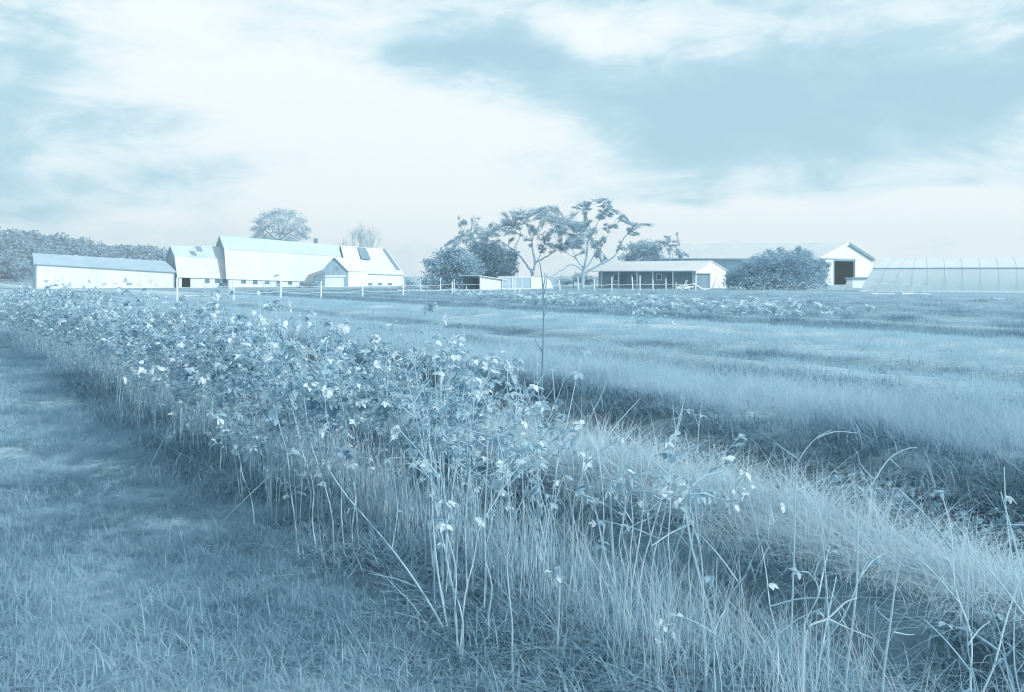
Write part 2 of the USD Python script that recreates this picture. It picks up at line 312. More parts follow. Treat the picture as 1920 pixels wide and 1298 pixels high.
def building(name, label, cat, N0, N1, R0, R1, base, wall, roof, gable=None, S0=None, S1=None, front_holes=(), g0_holes=(), g1_holes=(), over=0.35, eave_over=0.35, roof_th=0.14, roof_low=None, windows=(), g0_windows=(), wallg1=None, gable1=None):
    """front eave N0-N1, ridge R0-R1, optional gambrel shoulder S0-S1, the back mirrored; gable ends at N0 and at N1"""
    t = thing(name, label, cat, (N0[0], N0[1], 0))
    og = (N0[0], N0[1], 0)
    mir = lambda p, r: np.array([2 * r[0] - p[0], 2 * r[1] - p[1], p[2]])
    M0, M1 = mir(N0, R0), mir(N1, R1)
    def wallpanel(A, B, za, zb, mid, holes, side, mt, part='wall'):
        L = np.linalg.norm((B - A)[:2]); ux = np.r_[(B - A)[:2] / L, 0]; out = np.array([ux[1], -ux[0], 0])
        c = (N0 + N1 + M0 + M1)[:2] / 4
        if np.dot(out[:2], (A + B)[:2] / 2 - c) < 0: out = -out
        pts = [(0, base), (L, base), (L, zb)] + [(np.linalg.norm((q - A)[:2]), q[2]) for q in mid] + [(0, za)]
        pg = Polygon(pts)
        for h in holes: pg = pg.difference(hole(*h, A, ux))
        obj(part, panel(pg, A, ux, 0.18, out), mt, t, origin=og)
        return A, ux, out
    fr = wallpanel(N0, N1, N0[2], N1[2], [], front_holes, 0, wall)
    wallpanel(M0, M1, M0[2], M1[2], [], (), 0, wall)
    sh0 = [S0] if S0 is not None else []; sh1 = [S1] if S1 is not None else []
    g0 = wallpanel(N0, M0, N0[2], M0[2], [mir(q, R0) for q in sh0] + [R0] + sh0, g0_holes, 1, gable or wall, 'gable')
    g1 = wallpanel(N1, M1, N1[2], M1[2], [mir(q, R1) for q in sh1] + [R1] + sh1, g1_holes, 1, gable1 or gable or wall, 'gable')
    ax = (N1 - N0); ax[2] = 0; ax = ax / np.linalg.norm(ax)
    for front in (True, False):
        e0, e1 = (N0, N1) if front else (M0, M1)
        chain0 = [e0] + ([(q if front else mir(q, R0)) for q in sh0]) + [R0]
        chain1 = [e1] + ([(q if front else mir(q, R1)) for q in sh1]) + [R1]
        dn0 = (chain0[0] - chain0[1]); dn0 = dn0 / np.linalg.norm(dn0); chain0[0] = chain0[0] + dn0 * eave_over
        dn1 = (chain1[0] - chain1[1]); dn1 = dn1 / np.linalg.norm(dn1); chain1[0] = chain1[0] + dn1 * eave_over
        for k in range(len(chain0) - 1):
            a0, b0, a1, b1 = chain0[k] - ax * over, chain0[k + 1] - ax * over, chain1[k] + ax * over, chain1[k + 1] + ax * over
            rp = obj('roof', slab(a0, a1, b1, b0, roof_th), (roof_low or roof) if (k == 0 and len(chain0) > 2) else roof, t, origin=og)
    for w in windows:
        a = window_o(t, hole(*w, fr[0], fr[1]), fr, og)
    for w in g0_windows:
        window_o(t, hole(*w, g0[0], g0[1]), g0, og)
    return t, fr, g0, g1, (M0, M1)

def window_o(parent, rect, plane, og, fw=0.12):
    O, ux, out = plane
    a, b, c, d = rect.bounds
    fr = sbox(a - fw, b - fw, c + fw, d + fw).difference(sbox(a, b, c, d))
    w = obj('window', panel(fr, O + out * 0.06, ux, 0.055, out), 'white_paint', parent, origin=og)
    obj('pane', panel(sbox(a + .003, b + .003, c - .003, d - .003), O + out * 0.03, ux, 0.028, out), 'window_glass', w, origin=og)
    return w

def plank(parent, name, rect, plane, og, mat, proud=0.08, th=0.07):
    O, ux, out = plane
    return obj(name, panel(rect, O + out * proud, ux, th, out), mat, parent, origin=og)

# long low shed at the left
A0, A1 = P(67, 495, 168), P(327, 511, 182)
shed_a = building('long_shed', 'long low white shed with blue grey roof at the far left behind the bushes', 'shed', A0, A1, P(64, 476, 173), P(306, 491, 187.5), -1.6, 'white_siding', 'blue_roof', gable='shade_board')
for px, py in ((143, 482), (228, 487)):      # two bright ridge vents
    D = 174 + (px - 64) * 0.06
    c = P(px, py - 1.0, D)
    obj('ridge_vent', bx(c - np.array([A0[0], A0[1], 0]), (0.5, 0.5, 0.5), 0.6), 'white_paint', shed_a[0])
# small gambrel barn
B0, B1 = P(335, 518, 186), P(426, 521, 191.5)
barn_b = building('small_gambrel_barn', 'small white gambrel barn joined to the left end of the big barn', 'barn', B0, B1, P(322, 462, 190.5), P(415, 464, 196.2), -1.4, 'white_siding', 'pale_roof', gable='dark_board',  # gable coloured dark to carry the shade of its left end
                  S0=P(330, 481, 187.6), S1=P(423, 487, 193), roof_low='white_roof', front_holes=[(341, 519, 357, 545)], windows=[(384, 522, 393, 531), (403, 522, 412, 531), (417, 523, 424, 531)])
dk = slab(P(368, 465, 190.8), P(379, 465.5, 191.4), P(383, 474.5, 190.4), P(372, 474, 189.9), 0.06)
obj('skylight', (dk[0] + np.array([0, -0.9, 0.25]), dk[1]), 'dark_metal', barn_b[0], origin=(B0[0], B0[1], 0))
# the big barn
C0, C1 = P(427, 521, 190), P(640, 528, 203)
barn_c = building('big_gambrel_barn', 'large white gambrel barn with a long roof and a row of dark windows', 'barn', C0, C1, P(414, 443, 195.5), P(631, 461, 209), -1.5, 'white_siding', 'pale_roof', gable='dark_board',  # white barn; the shade on its gable end is put into the colour
                  S0=P(423.5, 468, 191.6), S1=P(637, 482, 204.6), roof_low='white_roof', windows=[(452, 524, 461, 532), (474, 524.5, 483, 533), (496, 525, 505, 533), (518, 525, 528, 537), (540, 526, 548, 534), (562, 527, 570, 535)])
obj('chimney_vent', bx(P(592, 453, 207) - np.array([C0[0], C0[1], 0]), (0.8, 0.8, 1.4)), 'dark_metal', barn_c[0])
# right hand section of the barn
F0, F1 = P(652, 511, 204), P(755, 515, 214)
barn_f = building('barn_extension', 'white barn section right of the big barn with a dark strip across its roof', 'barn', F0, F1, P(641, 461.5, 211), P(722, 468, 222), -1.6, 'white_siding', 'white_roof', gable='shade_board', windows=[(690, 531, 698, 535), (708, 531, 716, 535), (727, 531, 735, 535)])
def roof_patch(parent, F0, F1, R0, R1, t0, t1, v0, v1, og, mat, lift=0.17, name='roof_strip'):
    q = lambda t, v: (F0 + (F1 - F0) * t) * (1 - v) + (R0 + (R1 - R0) * t) * v
    a, b, c, d = q(t0, v0), q(t1, v0), q(t1, v1), q(t0, v1)
    n = np.cross(b - a, d - a); n /= np.linalg.norm(n); n = n if n[2] > 0 else -n
    obj(name, slab(a + n * lift, b + n * lift, c + n * lift, d + n * lift, 0.05), mat, parent, origin=og)
fR0, fR1 = P(641, 461.5, 211), P(722, 468, 222)
roof_patch(barn_f[0], F0, F1, fR0, fR1, 0.33, 0.52, 0.52, 0.97, (F0[0], F0[1], 0), 'dark_metal')
roof_patch(barn_f[0], F0, F1, fR0, fR1, 0.93, 1.0, 0.14, 0.99, (F0[0], F0[1], 0), 'dark_metal')  # dark strip stands in for the dark fascia and unlit overhang at the rake
# cross gable wing with the white door
E0, E1 = P(604, 510, 196), P(653, 510, 197.5)
ER0 = P(627, 484, 196.7)
dirE = np.array([0.32, 0.95, 0]) * 9
t = thing('barn_wing', 'gabled barn wing with dark front and a wide white door, between the barn roofs', 'barn', (E0[0], E0[1], 0)); og = (E0[0], E0[1], 0)
uxE = np.r_[(E1 - E0)[:2], 0]; LE = np.linalg.norm(uxE); uxE /= LE; outE = np.array([uxE[1], -uxE[0], 0])
door = hole(609.5, 520, 645, 545, E0, uxE)
obj('front', panel(Polygon([(0, -1.5), (LE, -1.5), (LE, E1[2]), (LE / 2, ER0[2]), (0, E0[2])]).difference(door), E0, uxE, 0.2, outE), 'shade_board', t, origin=og)
obj('door', panel(sbox(*door.bounds), E0 - outE * 0.05, uxE, 0.1, outE), 'white_paint', t, origin=og)
b_ = door.bounds
obj('header', panel(sbox(b_[0] - 0.1, b_[3] + 0.05, b_[2] + 0.3, b_[3] + 0.4), E0 + outE * 0.12, uxE, 0.118, outE), 'white_paint', t, origin=og)
obj('loft_hatch', panel(sbox(LE * 0.52, 2.6, LE * 0.62, 3.6), E0 + outE * 0.06, uxE, 0.058, outE), 'dark_board', t, origin=og)
for A, sgn in ((E0, -1), (E1, 1)):  # left side coloured darker as its shade; right side stays white
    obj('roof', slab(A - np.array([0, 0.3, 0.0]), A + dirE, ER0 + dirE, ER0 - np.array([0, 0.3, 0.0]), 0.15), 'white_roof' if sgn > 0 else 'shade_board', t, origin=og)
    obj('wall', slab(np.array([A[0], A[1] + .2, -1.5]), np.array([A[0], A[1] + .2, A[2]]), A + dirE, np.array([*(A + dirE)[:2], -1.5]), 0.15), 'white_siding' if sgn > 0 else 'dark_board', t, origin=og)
# lean-to beside it
L0, L1 = P(591, 519, 192), P(606, 511, 192.5)
t = thing('lean_to', 'small dark lean-to shed against the left of the gabled barn wing', 'shed', (L0[0], L0[1], 0)); og = (L0[0], L0[1], 0)
ux = np.r_[(L1 - L0)[:2], 0]; LL = np.linalg.norm(ux); ux /= LL; out = np.array([ux[1], -ux[0], 0])
obj('wall', panel(Polygon([(0, -1.5), (LL, -1.5), (LL, L1[2]), (0, L0[2])]), L0, ux, 3.2, out), 'dark_board', t, origin=og)
obj('roof', slab(L0 + np.array([-.3, -.3, 0]), L1 + np.array([.2, -.3, .0]), L1 + np.array([.2, 3.3, 0]), L0 + np.array([-.3, 3.3, 0]), 0.12), 'shade_board', t, origin=og)

# big barn at the right
gd = np.array([0.765, 0.644, 0]); axd = np.array([-0.644, 0.765, 0])
H0 = P(1535, 486, 150); HR0 = P(1588, 457, 156); H1 = H0 + axd * 36; HR1 = HR0 + axd * 36
H1[2] = P(0, 484, H1[1])[2]; HR1[2] = P(0, 459.5, HR1[1])[2]
barn_h = building('open_fronted_barn', 'big pale barn at the right with a tall dark doorway in its bright gable', 'barn', H0, H1, HR0, HR1, -0.6, 'shade_board', 'white_roof', gable='white_siding', g0_holes=[(1564, 490, 1602, 540)], over=0.25, roof_th=0.22, eave_over=0.6)  # side walls coloured darker as their shade; the gable stays white
og = (H0[0], H0[1], 0)
HM0 = np.array([2 * HR0[0] - H0[0], 2 * HR0[1] - H0[1], H0[2]])
for a, b in ((H0, HR0), (HM0, HR0)):       # barge boards
    o_ = -axd * 0.34
    n_ = np.array([0, 0, 0.3])
    v = np.array([a + o_ - n_ * 0.6, b + o_ - n_ * 0.6, b + o_ + n_, a + o_ + n_]); w = v - axd * 0.08
    obj('barge_board', trimesh.convex.convex_hull(np.vstack([v, w])), 'dark_metal' if a is HM0 else 'white_paint', barn_h[0], origin=og)
ub = (HM0 - H0); ub[2] = 0; ub /= np.linalg.norm(ub)
dh = hole(1564, 490, 1602, 540, H0, ub); a, b, c, d = dh.bounds; oh = -axd
fr = sbox(a - .2, b, c + .2, d + .2).difference(sbox(a, b - 1, c, d))
obj('door_frame', panel(fr, H0 + oh * 0.07, ub, 0.068, oh), 'dark_metal', barn_h[0], origin=og)
obj('door_track', panel(sbox(a - 3.5, d + .25, c + .4, d + .45), H0 + oh * 0.12, ub, 0.118, oh), 'shade_board', barn_h[0], origin=og)
fl = H0 + ub * 0.4 + axd * 0.3
obj('floor', slab(np.r_[fl[:2], 0.06], np.r_[(fl + ub * 17)[:2], 0.06], np.r_[(fl + ub * 17 + axd * 34)[:2], 0.06], np.r_[(fl + axd * 34)[:2], 0.06], 0.04), 'earth_floor', barn_h[0], origin=og)
for px, w_, y0, y1 in ((1338, 20, 468, 461), (1421, 21, 468.5, 460), (1487, 16, 464, 457)):      # raised roof vents
    t_ = np.clip((1588 - px) / 293.0, 0, 1); c = HR0 + (HR1 - HR0) * t_ - gd * 1.6 + np.array([0, 0, 0.05])
    c = P(px, (y0 + y1) / 2, c[1])
    e = np.array([w_ / 2 / FPX * c[1], 0, (y0 - y1) / 2 / FPX * c[1]])
    obj('roof_vent', slab(c - e, c + e, c + e + np.array([0.1, 1.6, 0]), c - e + np.array([0.1, 1.6, 0]), 0.18), 'dark_metal', barn_h[0], origin=og)

# open stable in the middle right
N0 = P(1302, 508, 104); sg = np.array([0.6, 0.8, 0]); sa = np.array([-0.8, 0.6, 0]); LS = 13.8
M0 = N0 + sg * 8.2; R0 = (N0 + M0) / 2; R0[2] = P(0, 490.5, R0[1])[2]
stable = building('stable', 'low stable with pale roof, porch posts and a dark opening in its white gable', 'stable', N0 + sg * 1.6 + np.array([0, 0, .5]), N0 + sg * 1.6 + sa * LS + np.array([0, 0, .5]), R0, R0 + sa * LS, -0.3, 'shade_board', 'white_roof', gable='white_siding', g0_holes=[], over=0.3, eave_over=2.4, roof_th=0.1,  # front wall colour carries the shade under the porch
                  windows=[(1152, 515, 1159, 525), (1185, 515, 1193, 525), (1232, 515, 1240, 524)])
og = (N0 + sg * 1.6); og = (og[0], og[1], 0)
front = stable[1]
for a, b in ((1162, 1176), (1250, 1260)):
    r = hole(a, 514, b, 538, front[0], front[1]); plank(stable[0], 'door', r, front, og, 'dark_board', 0.05, 0.045)
# gable end: an opening with jamb, built as a proud porch front
ug = sg; outg = -sa
pl = (N0 + outg * 0.25, ug, outg)
gp = Polygon([(0, -0.3), (8.2, -0.3), (8.2, N0[2]), (4.1, R0[2] - .05), (0, N0[2])])
op = hole(1306, 513, 1332, 541, pl[0], ug)
obj('gable_front', panel(gp.difference(op), pl[0], ug, 0.2, outg), 'white_siding', stable[0], origin=og)
a, b, c, d = op.bounds
obj('back_board', panel(sbox(a - .3, -0.3, c + .3, d + .2), pl[0] - outg * 0.21, ug, 0.02, outg), 'dark_board', stable[0], origin=og)  # dark sheet standing in for the unlit inside of the opening
obj('lintel', panel(sbox(a - .25, d, c + .25, d + .18), pl[0] + outg * 0.06, ug, 0.058, outg), 'white_paint', stable[0], origin=og)
for k, px in enumerate((1128, 1160, 1195, 1224, 1262, 1300)):
    tt, D = hit(px, N0, sa); q = N0 + sa * tt
    obj('porch_post', bx((q[0] - og[0], q[1] - og[1], (N0[2] - 0.3) / 2), (0.14, 0.14, N0[2] + 0.2), 0.6), 'white_paint', stable[0])
for px0, py0, px1, py1, i in ((1338, 520, 1352, 545, 0), (1346, 519, 1338, 545, 1)):
    a = P(px0, py0, 108.2); b = P(px1, py1, 106.8); b[2] = 0.0
    th_ = thing('leaning_board', 'pale board leaning on the white stable gable, its top to the left' if i == 0 else 'second pale board crossing the other one against the stable gable', 'board', (b[0], b[1], 0))
    obj('board', tube([a, b], [0.07, 0.07], 4), 'white_paint', th_, origin=(b[0], b[1], 0))

# small white shelter with its dark open side
S_ = P(900, 545, 97); S_[2] = 0.0
ur = np.array([0.86, 0.51, 0]); ul = np.array([-0.75, 0.66, 0])
t = thing('field_shelter', 'small white field shelter with dark open side under the dense trees', 'shelter', (S_[0], S_[1], 0)); og = (S_[0], S_[1], 0)
hz = lambda py, D: P(0, py, D)[2]
LR, LW = 2.7, 2.6
za, zb = hz(518, 97), hz(525, 98)
o1 = np.array([ur[1], -ur[0], 0]); 
obj('side_wall', panel(Polygon([(0, -.2), (LR, -.2), (LR, zb), (0, za)]), S_, ur, 0.1, o1), 'white_siding', t, origin=og)
bk = S_ + ul * LW
obj('back_wall', panel(Polygon([(0, -.2), (LR, -.2), (LR, zb), (0, za)]), bk, ur, 0.1, -o1), 'dark_board', t, origin=og)
o2 = np.array([ul[1], -ul[0], 0]); e_ = S_ + ur * LR
obj('end_wall', panel(Polygon([(0, -.2), (LW, -.2), (LW, zb), (0, zb)]), e_, ul, 0.1, -o2 if np.dot(o2, ur) < 0 else o2), 'dark_board', t, origin=og)
z3 = lambda q, z: np.r_[q[:2], z]
obj('roof', slab(z3(S_ - ur * .3 - ul * .25, za), z3(S_ + ur * (LR + .6) - ul * .25, zb - .08), z3(S_ + ur * (LR + .6) + ul * (LW + .2), zb - .08), z3(S_ - ur * .3 + ul * (LW + .2), za), 0.08), 'white_roof', t, origin=og)
obj('corner_post', bx((0.03, -0.07, za / 2 - .1), (0.1, 0.1, za + .1)), 'white_paint', t)
# low cloche house
t0 = P(938, 543, 101); t1 = P(1040, 543, 104)
t = thing('cloche_house', 'low white and pale blue plastic cloche house beside the field shelter', 'greenhouse', (t0[0], t0[1], 0)); og = (t0[0], t0[1], 0)
ux = np.r_[(t1 - t0)[:2], 0]; LL = np.linalg.norm(ux); ux /= LL; out = np.array([ux[1], -ux[0], 0])
xa, xb, xc = LL * 0.04, LL * 0.56, LL * 0.98
zt = hz(520, 102)
obj('cover', panel(Polygon([(xa, 0.1), (xb, 0.1), (xb, zt - .06), (xa, zt - .06)]), t0, ux, 1.6, out), 'blue_roof', t, origin=og)
obj('cover', panel(Polygon([(xb + .01, 0.05), (xc, 0.05), (xc - .5, zt - .35), (xc - 1.2, zt), (xb + .01, zt)]), t0 + out * 0.06, ux, 1.7, out), 'white_siding', t, 'white end of the cloche house', origin=og)
obj('top_rail', panel(sbox(-0.3, zt - .05, LL * 0.56 + .3, zt + .08), t0 + out * 0.07, ux, 0.13, out), 'white_paint', t, origin=og)
obj('base_rail', panel(sbox(-0.1, -.1, LL * 0.56, .18), t0 + out * 0.05, ux, 0.1, out), 'white_paint', t, origin=og)
for k in range(4):
    xk = xa + (xb - xa) * k / 3.0
    obj('stud', panel(sbox(xk - .04, .18, xk + .04, zt - .06), t0 + out * 0.05, ux, 0.05, out), 'white_paint', t, origin=og)

# ------------------------------------------------------------------ greenhouse at the right
def plastic(name, c, a):
    M[name] = usdkit.material(stage, '/World/Looks/' + name, {'g': ('geometry', {}), 'n': ('noise_texture', {'scale': 0.5, 'detail': 3.0}), 'r': ('rgb_ramp', {'ramp': [(0.3, tuple(x * 0.94 for x in c)), (0.7, c)]}),
        'p': ('principled_bsdf', {'roughness': 0.45, 'specular_ior_level': 0.4}), 't': ('translucent_bsdf', {}), 'x': ('transparent_bsdf', {}), 'm1': ('mix_closure', {'fac': 0.22}), 'm2': ('mix_closure', {'fac': a})},
        [('g.position', 'n.vector'), ('n.fac', 'r.fac'), ('r.color', 'p.base_color'), ('r.color', 't.color'), ('p.BSDF', 'm1.closure1'), ('t.BSDF', 'm1.closure2'), ('m1.closure', 'm2.closure1'), ('x.BSDF', 'm2.closure2')], surface='m2.closure')
plastic('plastic_roof', (0.88, 0.92, 0.93), 0.12)
plastic('plastic_side', (0.74, 0.84, 0.88), 0.26)
g0 = P(1612, 548, 88); g0[2] = 0; gax = np.array([0.92, -0.39, 0]); gax /= np.linalg.norm(gax); gin = np.array([-gax[1], gax[0], 0])
GL, GW = 24.0, 8.4
prof = [(0.0, 0.0), (0.12, 0.9), (0.45, 1.65), (0.95, 2.3), (1.9, 2.8), (3.0, 3.15), (4.2, 3.3)]
prof = prof + [(GW - a, b) for a, b in prof[-2::-1]]
pr = bez([(a, 0, b) for a, b in prof], 3)[:, [0, 2]]
t = thing('polytunnel_greenhouse', 'long pale plastic covered greenhouse with curved hoops at the right edge', 'greenhouse', (g0[0], g0[1], 0), 0); og = (g0[0], g0[1], 0)
lean = lambda b: 0.5 * b + 0.55 * max(0.0, b - 2.2) ** 1.6          # the end leans back
ring = lambda x: np.array([g0 + gax * (x + lean(b) * max(0, 1 - x / 6)) + gin * a + np.array([0, 0, b]) for a, b in pr])
def skin(i0, i1, off=0.0):
    r0, r1 = ring(0)[i0:i1], ring(GL)[i0:i1]; k = len(r0)
    v = np.vstack([r0, r1]); f = [[i, i + 1, k + i + 1, k + i] for i in range(k - 1)]
    f = np.array(f); return v, np.vstack([f[:, [0, 1, 2]], f[:, [0, 2, 3]]])
ib = int(np.argmin(abs(pr[:, 1] - 2.3) + (pr[:, 0] > GW / 2) * 9)); ie = len(pr) - ib
obj('side_cover', skin(0, ib + 1), 'plastic_side', t, smooth=True, origin=og)
obj('roof_cover', skin(ib, ie), 'plastic_roof', t, smooth=True, origin=og)
obj('side_cover', skin(ie - 1, len(pr)), 'plastic_side', t, smooth=True, origin=og)
for x in (0.0, GL):
    rr = ring(x); cen = rr.mean(0); k = len(rr)
    obj('end_cover', (np.vstack([rr, cen]), np.array([[i, i + 1, k] for i in range(k - 1)])), 'plastic_side', t, origin=og)
for k in range(17):
    x = GL * k / 16.0
    r_ = ring(x); r_ = r_ + (np.c_[np.zeros((len(r_), 2)), np.zeros(len(r_))])
    cen = np.r_[(g0 + gax * x + gin * GW / 2)[:2], 1.2]
    r_ = r_ + (r_ - cen) / np.linalg.norm(r_ - cen, axis=1, keepdims=True) * 0.02
    obj('hoop', tube(r_, 0.011, 5), 'blue_roof', t, origin=og)
q = np.array([g0 + gax * lean(pr[ib][1]) + gin * pr[ib][0] - gin * 0.06 + np.array([0, 0, pr[ib][1]]), g0 + gax * GL + gin * pr[ib][0] - gin * .06 + np.array([0, 0, pr[ib][1]])])
obj('hip_rail', tube(q, 0.06, 4), 'shade_board', t, origin=og)
obj('base_board', tube(np.array([g0 - gin * .06 + [0, 0, .06], g0 + gax * GL - gin * .06 + [0, 0, .06]]), 0.07, 4), 'white_paint', t, origin=og)
# little machine / crate between barn and greenhouse
c = P(1607, 530, 118)
t = thing('feed_box', 'small pale box with dark lid between the barn doorway and the greenhouse', 'box', (c[0], c[1], 0))
obj('body', bx((0, 0, 0.55), (2.2, 1.4, 1.1), .2), 'white_siding', t)
obj('lid', bx((0, 0, 1.25), (2.5, 1.7, 0.28), .2), 'dark_metal', t)

# ------------------------------------------------------------------ fences
def fence(name, label, posts, tapes, dia=0.11, top=1.32):
    (x0, D0) = posts[0][:2]
    b0 = P(x0, 0, D0)
    t = thing(name, label, 'fence', (b0[0], b0[1], 0)); og = (b0[0], b0[1], 0)
    pts = []
    for k, pp in enumerate(posts):
        px, D = pp[:2]; hgt = pp[2] if len(pp) > 2 else top
        q = P(px, 0, D); z = float(height(q[0], q[1])); l = rng.normal(0, 0.03, 2)
        obj('post', tube([[q[0], q[1], z - .3], [q[0] + l[0], q[1] + l[1], z + hgt * 0.7], [q[0] + l[0] * 1.5, q[1] + l[1] * 1.5, z + hgt]], [dia * .55, dia * .5, dia * .48], 7), 'white_paint', t, origin=og)
        pts.append([q[0] + l[0], q[1] + l[1], z])
    pts = np.array(pts)
    for h, r in tapes:
        path = []
        for a, b in zip(pts[:-1], pts[1:]):
            for s in np.linspace(0, 1, 6, endpoint=False):
                p = a * (1 - s) + b * s; path.append([p[0], p[1] - 0.07, p[2] + h - 0.10 * 4 * s * (1 - s)])
        path.append([pts[-1][0], pts[-1][1] - .07, pts[-1][2] + h])
        v, f = tube(path, r, 4)
        obj('rail', (v, f), 'white_paint', t, origin=og)
Dl = lambda x: 50 + (x - 332) * 0.047
fence('paddock_fence', 'white post fence running from behind the bushes towards the shelter', [(x, Dl(x), h) for x, h in ((332, 1.45), (438, 1.2), (527, 1.15), (602, 1.25), (680, 1.2), (756, 1.45))] + [(848, 75, 1.1), (965, 81, 1.3)], [(0.92, 0.013), (0.5, 0.013)], 0.11)
fence('yard_fence', 'white post and rail fence in front of the stable', [(x, D, h) for x, D, h in ((1018, 90, 1.3), (1050, 91, 1.2), (1085, 91.5, 1.5), (1115, 92, 1.3), (1147, 93, 1.5), (1187, 94, 1.5), (1200, 94.5, 1.6), (1225, 95.5, 1.2), (1249, 96, 1.3), (1304, 97.5, 1.7))], [(0.72, 0.02)], 0.12)
fence('rail_fence', 'low white boundary rail below the dark trees left of the shelter', [(742, 92, 0.7), (789, 92.5, 1.3), (826, 93, 1.4), (852, 93.5, 1.2), (874, 94, .5), (902, 94.5, .4)], [(0.12, 0.06)], 0.09)

# ------------------------------------------------------------------ trees
def leaf_cards(c, size, r, flat=0.0):
    """one folded leaf spray (two triangles) at each centre"""
    k = len(c)
    a = r.normal(size=(k, 3)); a /= np.linalg.norm(a, axis=1, keepdims=True)
    b = np.cross(a, r.normal(size=(k, 3))); b /= np.linalg.norm(b, axis=1, keepdims=True)
    s = size * r.uniform(0.55, 1.35, (k, 1)); w = s * r.uniform(0.35, 0.7, (k, 1))
    nrm = np.cross(a, b)
    v = np.stack([c - a * s, c + b * w + nrm * w * .3, c + a * s, c - b * w + nrm * w * .3], 1).reshape(-1, 3)
    i = np.arange(k) * 4
    return v, np.vstack([np.c_[i, i + 1, i + 2], np.c_[i, i + 2, i + 3]])

def clump_points(centers, r, per, hollow=0.5):
    out = []
    for (c, rad) in centers:
        rad = np.broadcast_to(np.asarray(rad, float), (3,))
        k = max(6, int(per * rad.prod() ** (2 / 3)))
        d = r.normal(size=(k, 3)); d /= np.linalg.norm(d, axis=1, keepdims=True)
        q = d * (hollow + (1 - hollow) * r.random((k, 1)) ** 0.6) * rad
        q = q * (0.65 + 0.7 * meshkit.noise(q * 1.1 / rad.mean() * 2 + np.asarray(c), 5)[:, None])
        out.append(np.asarray(c) + q)
    return np.vstack(out)

def grow(start, direction, length, radius, depth, r, tubes, tips, spread=0.6, up=0.25, kids=3, bend=0.18, shrink=0.68):
    d = np.asarray(direction, float); d /= np.linalg.norm(d)
    pts = [np.asarray(start, float)]; n = 4
    for k in range(n):
        d = d + r.normal(0, bend, 3) + np.array([0, 0, up * 0.25]); d /= np.linalg.norm(d)
        pts.append(pts[-1] + d * length / n)
    tubes.append(tube(pts, np.linspace(radius, radius * 0.6, len(pts)), 5 if radius > 0.05 else 3, cap=False))
    if depth == 0:
        tips.append(pts[-1]); tips.append(pts[-2]); return
    for k in range(kids):
        p = pts[-1] if k == 0 else pts[r.integers(2, n + 1)]
        nd = d + r.normal(0, spread, 3) + np.array([0, 0, up]) * 0.6
        grow(p, nd, length * shrink * r.uniform(0.8, 1.15), radius * 0.58, depth - 1, r, tubes, tips, spread, up, kids, bend, shrink)

def tree(name, label, px, D, top, crown_w, seed, leafmat, trunk_mat='bark', depth=4, trunk_frac=0.3, leaf=0.22, per=40, clump=0.8, spread=0.55, kids=3, trunk_r=None, up=0.25, group=None, zbase=None, cat='tree', skip=0.0, ws=1.0):
    r = np.random.default_rng(seed)
    b = P(px, 0, D); b[2] = float(height(b[0], b[1])) if zbase is None else zbase
    H = P(0, top, D)[2] - b[2]; W = crown_w / FPX * D
    tubes, tips = [], []
    tr = trunk_r or H * 0.03
    th = H * trunk_frac
    tp = [b + np.array([0, 0, -.3]), b + np.array([r.normal(0, .02) * H, 0, th * .5]), b + np.array([r.normal(0, .03) * H, 0, th])]
    trunk = tube(bez(tp, 4), np.linspace(tr * 1.25, tr * 0.85, 9), 8)
    for k in range(kids + 2):
        a = 2 * np.pi * (k + r.random()) / (kids + 2)
        grow(tp[-1] - np.array([0, 0, th * 0.15 * r.random()]), [math.cos(a) * spread * 1.2, math.sin(a) * spread * 1.2, 0.7 + r.random() * .5], H * 0.26, tr * 0.6, depth - 1, r, tubes, tips, spread, up, kids)
    tips = np.array(tips)
    v, f = cat_(tubes)
    allp = v
    lo, hi = tips.min(0), tips.max(0)
    sx = W / max(hi[0] - lo[0], 1e-3) ; sz = (H + b[2] - tp[-1][2]) / max(hi[2] - tp[-1][2], 1e-3)
    cxm = (hi[0] + lo[0]) / 2
    def fit(q):
        q = q.copy(); w = smooth01((q[:, 2] - tp[-1][2]) / (0.3 * (hi[2] - tp[-1][2])))[:, None]
        tgt = np.c_[b[0] + (q[:, 0] - cxm) * sx * .94, b[1] + (q[:, 1] - b[1]) * sx * .94, tp[-1][2] + (q[:, 2] - tp[-1][2]) * sz * .95]
        keep = q.copy(); keep[:, 2] = tgt[:, 2]
        return keep * (1 - w) + tgt * w
    t = thing(name, label, cat, b, 0, group)
    obj('trunk', trunk, trunk_mat, t, origin=b, smooth=True)
    obj('limbs', (fit(v), f), trunk_mat, t, origin=b)
    tips = fit(tips)
    if leafmat:
        if skip: tips = tips[r.random(len(tips)) > skip]
        cs = [(q, clump * r.uniform(.6, 1.3) * np.array([1, 1, .7])) for q in tips]
        obj('crown', leaf_cards(clump_points(cs, r, per, 0.1), leaf, r), leafmat, t, origin=b)
    return t

